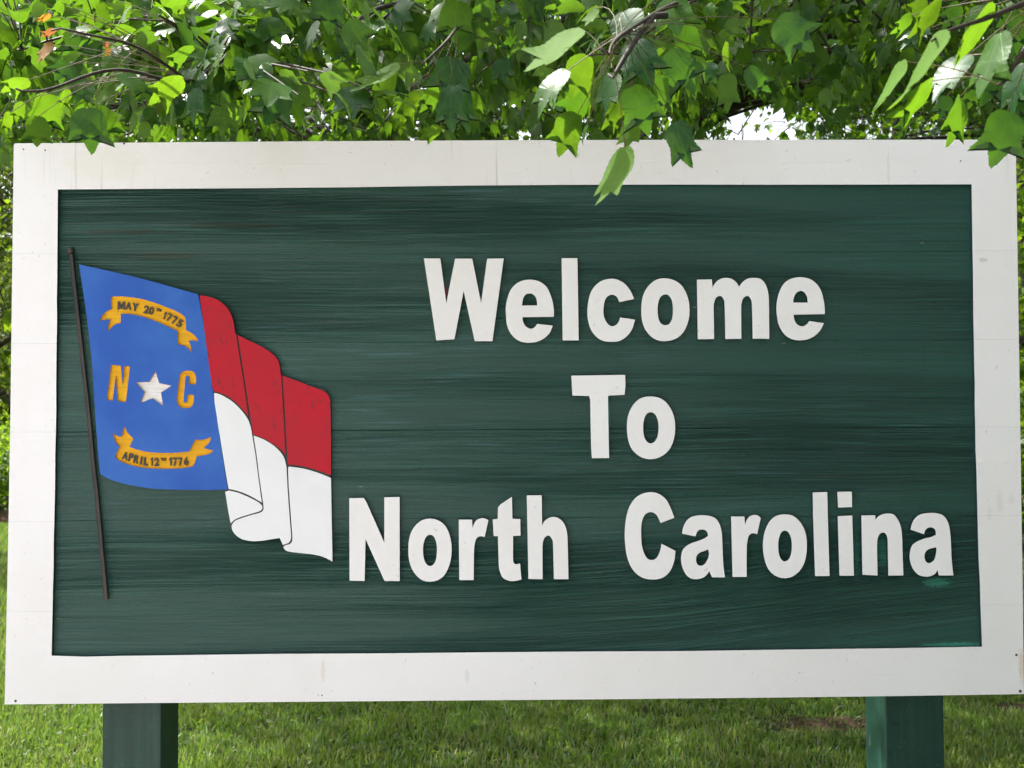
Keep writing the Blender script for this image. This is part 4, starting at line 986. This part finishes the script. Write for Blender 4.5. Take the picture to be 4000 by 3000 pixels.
LH = [Vector(q) for q in LB[12:]] + [Vector(q) for q in LB3]
CH = [at(2359, 143, 1.52), at(2390, 266, 1.55), at(2400, 200, 1.53)] + [Vector(q) for q in CB[-10:]]
MH = [Vector(q) for q in MB1[-10:]] + [Vector(q) for q in MB2[-8:]] + [Vector(q) for q in LB2[-10:]] + [Vector(q) for q in LB[10:20]]
d_, m_, l_, o_, r_ = 'leaf_dark', 'leaf_mid', 'leaf_light', 'leaf_orange', 'leaf_red'
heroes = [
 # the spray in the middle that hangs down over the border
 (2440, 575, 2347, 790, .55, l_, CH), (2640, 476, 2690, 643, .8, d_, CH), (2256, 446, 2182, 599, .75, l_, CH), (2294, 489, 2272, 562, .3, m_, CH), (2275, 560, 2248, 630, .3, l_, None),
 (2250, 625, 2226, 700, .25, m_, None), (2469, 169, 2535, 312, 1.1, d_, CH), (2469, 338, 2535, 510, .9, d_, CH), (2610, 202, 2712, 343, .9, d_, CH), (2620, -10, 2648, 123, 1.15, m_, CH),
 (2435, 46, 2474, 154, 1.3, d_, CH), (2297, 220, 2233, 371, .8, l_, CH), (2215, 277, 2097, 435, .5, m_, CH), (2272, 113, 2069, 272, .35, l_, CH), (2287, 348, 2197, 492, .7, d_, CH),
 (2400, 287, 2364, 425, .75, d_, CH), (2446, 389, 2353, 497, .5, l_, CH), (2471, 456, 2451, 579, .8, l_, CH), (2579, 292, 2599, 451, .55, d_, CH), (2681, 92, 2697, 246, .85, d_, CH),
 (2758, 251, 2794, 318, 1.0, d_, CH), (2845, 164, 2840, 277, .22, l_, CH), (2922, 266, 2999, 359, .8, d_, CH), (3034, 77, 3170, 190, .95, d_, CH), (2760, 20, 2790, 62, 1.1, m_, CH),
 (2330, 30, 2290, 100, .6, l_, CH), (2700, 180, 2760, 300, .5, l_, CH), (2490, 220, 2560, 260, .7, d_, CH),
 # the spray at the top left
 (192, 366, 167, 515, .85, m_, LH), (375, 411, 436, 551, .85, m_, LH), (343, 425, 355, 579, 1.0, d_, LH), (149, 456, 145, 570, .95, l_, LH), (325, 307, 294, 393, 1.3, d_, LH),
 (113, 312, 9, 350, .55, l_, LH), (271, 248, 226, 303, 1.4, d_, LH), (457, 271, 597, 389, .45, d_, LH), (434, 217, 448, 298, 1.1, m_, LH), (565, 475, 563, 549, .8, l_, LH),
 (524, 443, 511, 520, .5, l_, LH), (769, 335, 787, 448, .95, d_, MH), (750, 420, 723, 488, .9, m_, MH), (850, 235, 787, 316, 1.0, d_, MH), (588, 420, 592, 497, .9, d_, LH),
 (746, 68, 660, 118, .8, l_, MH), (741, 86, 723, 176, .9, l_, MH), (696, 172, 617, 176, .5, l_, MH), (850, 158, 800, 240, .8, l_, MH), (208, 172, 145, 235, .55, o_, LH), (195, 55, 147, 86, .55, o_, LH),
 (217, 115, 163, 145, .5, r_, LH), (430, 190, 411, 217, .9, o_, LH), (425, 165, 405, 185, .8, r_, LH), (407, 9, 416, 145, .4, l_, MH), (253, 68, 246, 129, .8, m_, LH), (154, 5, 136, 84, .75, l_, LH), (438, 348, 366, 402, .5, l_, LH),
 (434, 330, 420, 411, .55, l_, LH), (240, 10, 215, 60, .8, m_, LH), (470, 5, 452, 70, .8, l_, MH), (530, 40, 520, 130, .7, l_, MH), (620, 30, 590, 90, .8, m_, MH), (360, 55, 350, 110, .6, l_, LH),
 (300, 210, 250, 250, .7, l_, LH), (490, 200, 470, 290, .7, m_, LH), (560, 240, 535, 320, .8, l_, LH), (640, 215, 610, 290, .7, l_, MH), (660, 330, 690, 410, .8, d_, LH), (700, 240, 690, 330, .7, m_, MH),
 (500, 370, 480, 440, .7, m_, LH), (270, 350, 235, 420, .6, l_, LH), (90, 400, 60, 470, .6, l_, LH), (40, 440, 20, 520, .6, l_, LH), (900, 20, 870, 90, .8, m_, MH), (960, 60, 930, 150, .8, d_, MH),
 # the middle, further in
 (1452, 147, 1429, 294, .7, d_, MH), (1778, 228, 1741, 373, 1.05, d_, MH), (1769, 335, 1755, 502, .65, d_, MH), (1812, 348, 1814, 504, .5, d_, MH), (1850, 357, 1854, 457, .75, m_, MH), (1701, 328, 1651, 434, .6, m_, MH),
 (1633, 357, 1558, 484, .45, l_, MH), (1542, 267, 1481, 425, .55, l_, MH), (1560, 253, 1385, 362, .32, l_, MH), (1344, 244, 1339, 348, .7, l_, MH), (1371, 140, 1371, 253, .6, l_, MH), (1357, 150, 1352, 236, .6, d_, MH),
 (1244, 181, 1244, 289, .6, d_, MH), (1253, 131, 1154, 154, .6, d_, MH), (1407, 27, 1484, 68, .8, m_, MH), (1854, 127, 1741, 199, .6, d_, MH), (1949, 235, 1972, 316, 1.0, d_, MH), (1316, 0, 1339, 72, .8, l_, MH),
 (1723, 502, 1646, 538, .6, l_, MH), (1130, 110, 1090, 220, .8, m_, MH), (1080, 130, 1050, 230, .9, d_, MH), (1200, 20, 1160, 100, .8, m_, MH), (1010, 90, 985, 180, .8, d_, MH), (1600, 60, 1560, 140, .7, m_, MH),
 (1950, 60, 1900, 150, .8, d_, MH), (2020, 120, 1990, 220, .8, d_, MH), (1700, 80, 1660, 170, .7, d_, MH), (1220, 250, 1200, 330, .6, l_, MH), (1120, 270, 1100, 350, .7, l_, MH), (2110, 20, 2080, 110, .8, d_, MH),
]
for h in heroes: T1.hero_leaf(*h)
o = link('leaf_stalks', mesh('leaf_stalks', T1.st_V, T1.st_F, M['stalk'], True), T1.e); tag(o, kind='stuff')
T1.finish(300, len(heroes))

# --- the maple standing to the right, one branch reaching in front of the board
T2 = Tree('maple_tree', (4.5, -2.2, 0), 'shady maple to the right, its near spray of long leaves over the top corner',
          [(4.5, -2.2, -.1), (4.45, -2.2, 1.4), (4.5, -2.1, 3.0), (4.4, -2.2, 5.2), (4.5, -2.2, 7.0)], .22, 'foliage')
T2.st_V, T2.st_F, T2.st_o = [], [], 0
t2 = lambda z: Vector((4.48, -2.15, z))
RB = T2.limb([t2(2.3), (2.7, -1.5, 2.9), at(4500, -330, 1.75), at(4150, -60, 1.5), at(3900, 60, 1.38), at(3720, 120, 1.3), at(3640, 160, 1.28)], .026, .0015, pw=.2)
RB2 = T2.limb([at(4150, -60, 1.5), at(4050, 100, 1.42), at(3960, 230, 1.4), at(3900, 330, 1.4)], .006, .002)
for k in range(11):
    a_ = k * 2 * math.pi / 11; z0 = 2.5 + .36 * k
    e_ = Vector((4.7 + 3.0 * math.cos(a_), -2.6 + 4.2 * math.sin(a_), z0 + 1.3))
    pj = project(np.array([tuple(e_)]))
    T2.limb([t2(z0), t2(z0).lerp(e_, .5) + Vector((0, 0, .3)), e_], .05, .008)
A = vol(2300, 4.9, -2.9, 4.0, 3.1, 5.2, 3.3, .15, .9)  # unseen crown, enlarged and low to darken the right of the sign
px, py, z = project(A)
A = A[~((px > -300) & (px < 4330) & (py > -330) & (py < 3300) & (z > 0))]
T2.fill(clear_of_sign(A), 6, .13, spread=.28)
RH = [Vector(q) for q in RB[-18:]] + [Vector(q) for q in RB2]
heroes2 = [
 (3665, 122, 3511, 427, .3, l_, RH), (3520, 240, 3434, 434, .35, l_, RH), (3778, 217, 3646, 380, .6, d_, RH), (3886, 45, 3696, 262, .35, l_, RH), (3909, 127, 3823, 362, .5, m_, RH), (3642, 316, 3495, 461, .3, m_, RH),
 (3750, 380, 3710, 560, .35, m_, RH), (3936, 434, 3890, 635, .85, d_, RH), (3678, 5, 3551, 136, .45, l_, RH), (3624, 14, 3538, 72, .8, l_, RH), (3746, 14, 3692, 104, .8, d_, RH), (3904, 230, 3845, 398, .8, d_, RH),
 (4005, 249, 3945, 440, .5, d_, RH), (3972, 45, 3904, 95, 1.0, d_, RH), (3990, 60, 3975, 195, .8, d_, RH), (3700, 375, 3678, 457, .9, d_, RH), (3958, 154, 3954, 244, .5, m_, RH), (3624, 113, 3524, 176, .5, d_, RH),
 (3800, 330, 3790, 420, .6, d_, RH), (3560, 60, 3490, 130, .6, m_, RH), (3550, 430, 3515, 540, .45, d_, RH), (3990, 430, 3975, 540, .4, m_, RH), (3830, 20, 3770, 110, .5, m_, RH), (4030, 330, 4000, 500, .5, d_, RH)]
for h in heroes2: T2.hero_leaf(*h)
o = link('leaf_stalks', mesh('leaf_stalks', T2.st_V, T2.st_F, M['stalk'], True), T2.e); tag(o, kind='stuff')
T2.finish(300, len(heroes2))

# --- trees standing further back
def back_tree(name, xd, D, h, crown, label, n, leafmat, size, r=.16, zmin=2.0, per=6, wedge=None, nind=300, lr=.42):
    X, Y = CAM.x + xd * D, CAM.y + D
    t = Tree(name, (X, Y, 0), label, [(X, Y, -.1), (X + .05 * h * .2, Y, h * .25), (X - .06, Y + .1, h * .5), (X + .05, Y, h * .75), (X, Y, h * .95)], r, leafmat)
    cx, cz, rx, rz = crown
    for k in range(12):
        a_ = k * 2.4; z0 = h * (.22 + .055 * k)
        rr = rx * (.85 if k < 8 else .55)
        e_ = Vector((X + rr * math.cos(a_), Y + rr * math.sin(a_), min(cz + rz * .8, z0 + h * (.04 + .12 * (k % 3) / 2))))
        t.limb([(X, Y, z0), Vector((X, Y, z0)).lerp(e_, .5) + Vector((0, 0, .05 * h)), e_], r * lr, .009, skipgap=True)
    A = vol(n, X + cx, Y, cz, rx, rx, rz, .2, zmin)
    if wedge is not None: A = np.concatenate([A, wedge])
    t.fill(A, per, size, .006, .3, .5)
    t.finish(nind)
    return t
back_tree('maple_tree', -.353, 11.0, 9.5, (0, 5.6, 2.6, 3.9), 'maple with a dark leaning trunk seen through leaves at upper left', 560, 'foliage_far', .10, .15, 1.7)
back_tree('cedar_tree', -.485, 13.5, 9.0, (0, 5.2, 1.7, 4.2), 'dull green fine-leaved tree at the far upper left edge', 650, 'foliage_dull', .075, .17, 1.5, 9, wedge=view_points(240, -90, 110, 500, 1300, 12.0, 15.5))
back_tree('maple_tree', .375, 10.8, 8.0, (.1, 5.0, 2.0, 3.2), 'airy maple behind the right end of the sign with sky showing between its leaves', 420, 'foliage', .085, .11, 2.0, 5.5, wedge=view_points(1150, 2640, 4250, -100, 620, 8.2, 13.0), lr=.2)
back_tree('oak_tree', .10, 17.0, 11.0, (0, 6.2, 4.2, 4.6), 'broad sunlit tree far behind the middle of the sign', 620, 'foliage_far', .15, .25, 2.0)
back_tree('oak_tree', -.20, 16.0, 10.5, (0, 6.0, 3.6, 4.4), 'sunlit tree behind the carved flag end of the sign', 560, 'foliage_far', .14, .22, 2.0)
back_tree('maple_tree', .4836, 14.5, 9.0, (.3, 4.6, 2.3, 4.0), 'yellow-green tree with a slim brown trunk past the right edge of the sign', 560, 'foliage_far', .13, .13, .8, wedge=view_points(150, 3950, 4110, 560, 1950, 12.5, 16.0))
back_tree('oak_tree', -.47, 30.0, 9.0, (0, 4.6, 3.4, 3.4), 'pale distant tree beyond the hedge and the house corner', 420, 'foliage_far', .2, .25, 1.0, 6)

# --- shrubs in the bed
def shrub(name, X, Y, rx, rz, label, n, leafmat, size, group='shrubs in the mulch bed'):
    e = empty(name, (X, Y, .1), label, 'shrub', group)
    V, F, off = [], [], 0
    for k in range(9):
        a_ = k * 2.4; q = Vector((rx * .6 * math.cos(a_), rx * .6 * math.sin(a_), rz * (1.0 + .5 * math.sin(k))))
        v, f = tube([Vector((.05 * math.cos(a_), .05 * math.sin(a_), -.1)), q * .5 + Vector((0, 0, .1)), q], [.02, .013, .006], 5)
        V += v; F += [tuple(i + off for i in g) for g in f]; off += len(v)
    o = link('stems', mesh('stems', V, F, M['twig'], True), e); tag(o, kind='stuff')
    P = vol(n, X, Y, .1 + rz, rx, rx, rz, .35); P = P[P[:, 2] > .14]
    m = len(P)
    out = P - np.array([X, Y, .1 + rz * .7]); out /= np.linalg.norm(out, axis=1, keepdims=True)
    R = frames(out + rng.normal(0, .6, (m, 3)), np.array([0, 0, 1.]) + out * .6 + rng.normal(0, .4, (m, 3)))
    merged_leaves('foliage', P, R, size * rng.uniform(.7, 1.3, m), M[leafmat], e, (X, Y, .1))
for k, (X, rx, rz, lab) in enumerate((( -8.1, 1.0, .62, 'rounded leafy shrub in the mulch just past the left edge of the sign'), (-10.2, 1.0, .7, 'rounded leafy shrub in the mulch, the outermost one to the left'),
                                      (-5.9, 1.0, .6, 'low clipped shrub in the mulch hidden behind the flag end'), (-3.7, .95, .62, 'low clipped shrub in the mulch behind the lower left letters'))):
    shrub('shrub', X, 16.4, rx, rz, lab, 2600, 'foliage_far', .085)
shrub('shrub', 6.6, 10.6, 1.2, .9, 'bright yellow-green bush past the right edge of the sign', 3000, 'foliage_far', .09, 'shrubs on the lawn')
shrub('shrub', -8.9, 18.6, 1.2, .78, 'pale flowering bush behind the rounded shrub on the left', 2600, 'foliage_far', .09)

# --- corner of a house beyond the bed
def build_house():
    c = at(26, 1540, 34.0)                                # gutter end seen past the board
    X0, Y0, Z0 = c.x, c.y, c.z
    h = empty('house', (X0 + 4, Y0 + 4, 0), 'brick house with brown roof eave and gutter just past the left edge of the sign', 'house')
    b_ = np.array([X0 + 4, Y0 + 4, 0])
    def part(name, V, F, m): return link(name, mesh(name, [tuple(np.array(v) - b_) for v in V], F, m), h)
    x0, x1, y0, y1 = X0 + .5, X0 + 8, Y0 + .5, Y0 + 8
    V = [(x, y, z) for z in (-.1, Z0) for x, y in ((x0, y0), (x1, y0), (x1, y1), (x0, y1))]
    part('wall', V, [(0, 1, 5, 4), (1, 2, 6, 5), (2, 3, 7, 6), (3, 0, 4, 7)], mat_simple('tan_brick', (.30, .20, .14), (.38, .27, .2), 30))
    xr = X0 + 4.2
    t = .14
    V = [(X0 + .05, Y0, Z0), (xr, Y0, Z0 + 2.6), (2 * xr - X0, Y0, Z0), (X0 + .05, Y0 + 9, Z0), (xr, Y0 + 9, Z0 + 2.6), (2 * xr - X0, Y0 + 9, Z0)]
    V += [(x, y, z + t) for x, y, z in V]
    F = [(6, 7, 10, 9), (7, 8, 11, 10), (0, 3, 4, 1), (1, 4, 5, 2), (0, 1, 7, 6), (1, 2, 8, 7), (0, 6, 9, 3), (2, 5, 11, 8), (3, 9, 10, 4), (4, 10, 11, 5)]
    part('roof', V, F, mat_simple('brown_shingles', (.16, .10, .075), (.24, .16, .12), 14))
    V = [(X0 + .08, Y0 + .45, Z0 - .02), (xr, Y0 + .45, Z0 + 2.55), (2 * xr - X0 - .08, Y0 + .45, Z0 - .02)]
    part('gable', V, [(0, 2, 1)], mat_simple('tan_siding', (.36, .24, .17), (.45, .32, .24), 10))
    gp = [Vector((X0 - .04, Y0 - .05, Z0 - .02)), Vector((X0 - .04, Y0 + 9, Z0 - .02))]
    Vt, Ft = tube(gp, [.07, .07], 8); part('gutter', Vt, Ft, mat_simple('dark_gutter', (.05, .04, .035), (.08, .06, .05), 10))
    Vt, Ft = tube([Vector((X0 - .04, Y0, Z0 - .05)), Vector((X0 + .1, Y0, Z0 - .3)), Vector((X0 + .45, Y0 + .44, Z0 - .45)), Vector((X0 + .45, Y0 + .44, .0))], [.045] * 4, 8)
    part('downpipe', Vt, Ft, bpy.data.materials['dark_gutter'])
build_house()

# ------------------------------------------------------------------ far-off wood closing the horizon, one mass
def build_woods():
    n = 17000
    a = rng.uniform(-1.35, 1.35, n); rad = rng.uniform(40, 50, n)
    x, y = np.sin(a) * rad, np.cos(a) * rad
    top = 6.2 + 2.6 * vnoise(a * 9 + 30, rad * 0 + 3, 1.0, 31) + 1.6 * vnoise(a * 28 + 50, rad * .1, 1.0, 32)
    z = .3 + (rng.random(n) ** .75) * top
    P = np.stack([x, y, z], 1)
    R = frames(rng.normal(0, 1, (n, 3)) + np.array([0, -.3, -.5]), rng.normal(0, .6, (n, 3)) + np.array([0, -.5, .8]))
    o = merged_leaves('woods', P, R, rng.uniform(.5, 1.15, n), M['foliage_far'], None, (0, 0, 0))
    tag(o, 'hazy green wood closing the far side of the lawn', 'woods', kind='stuff')
build_woods()
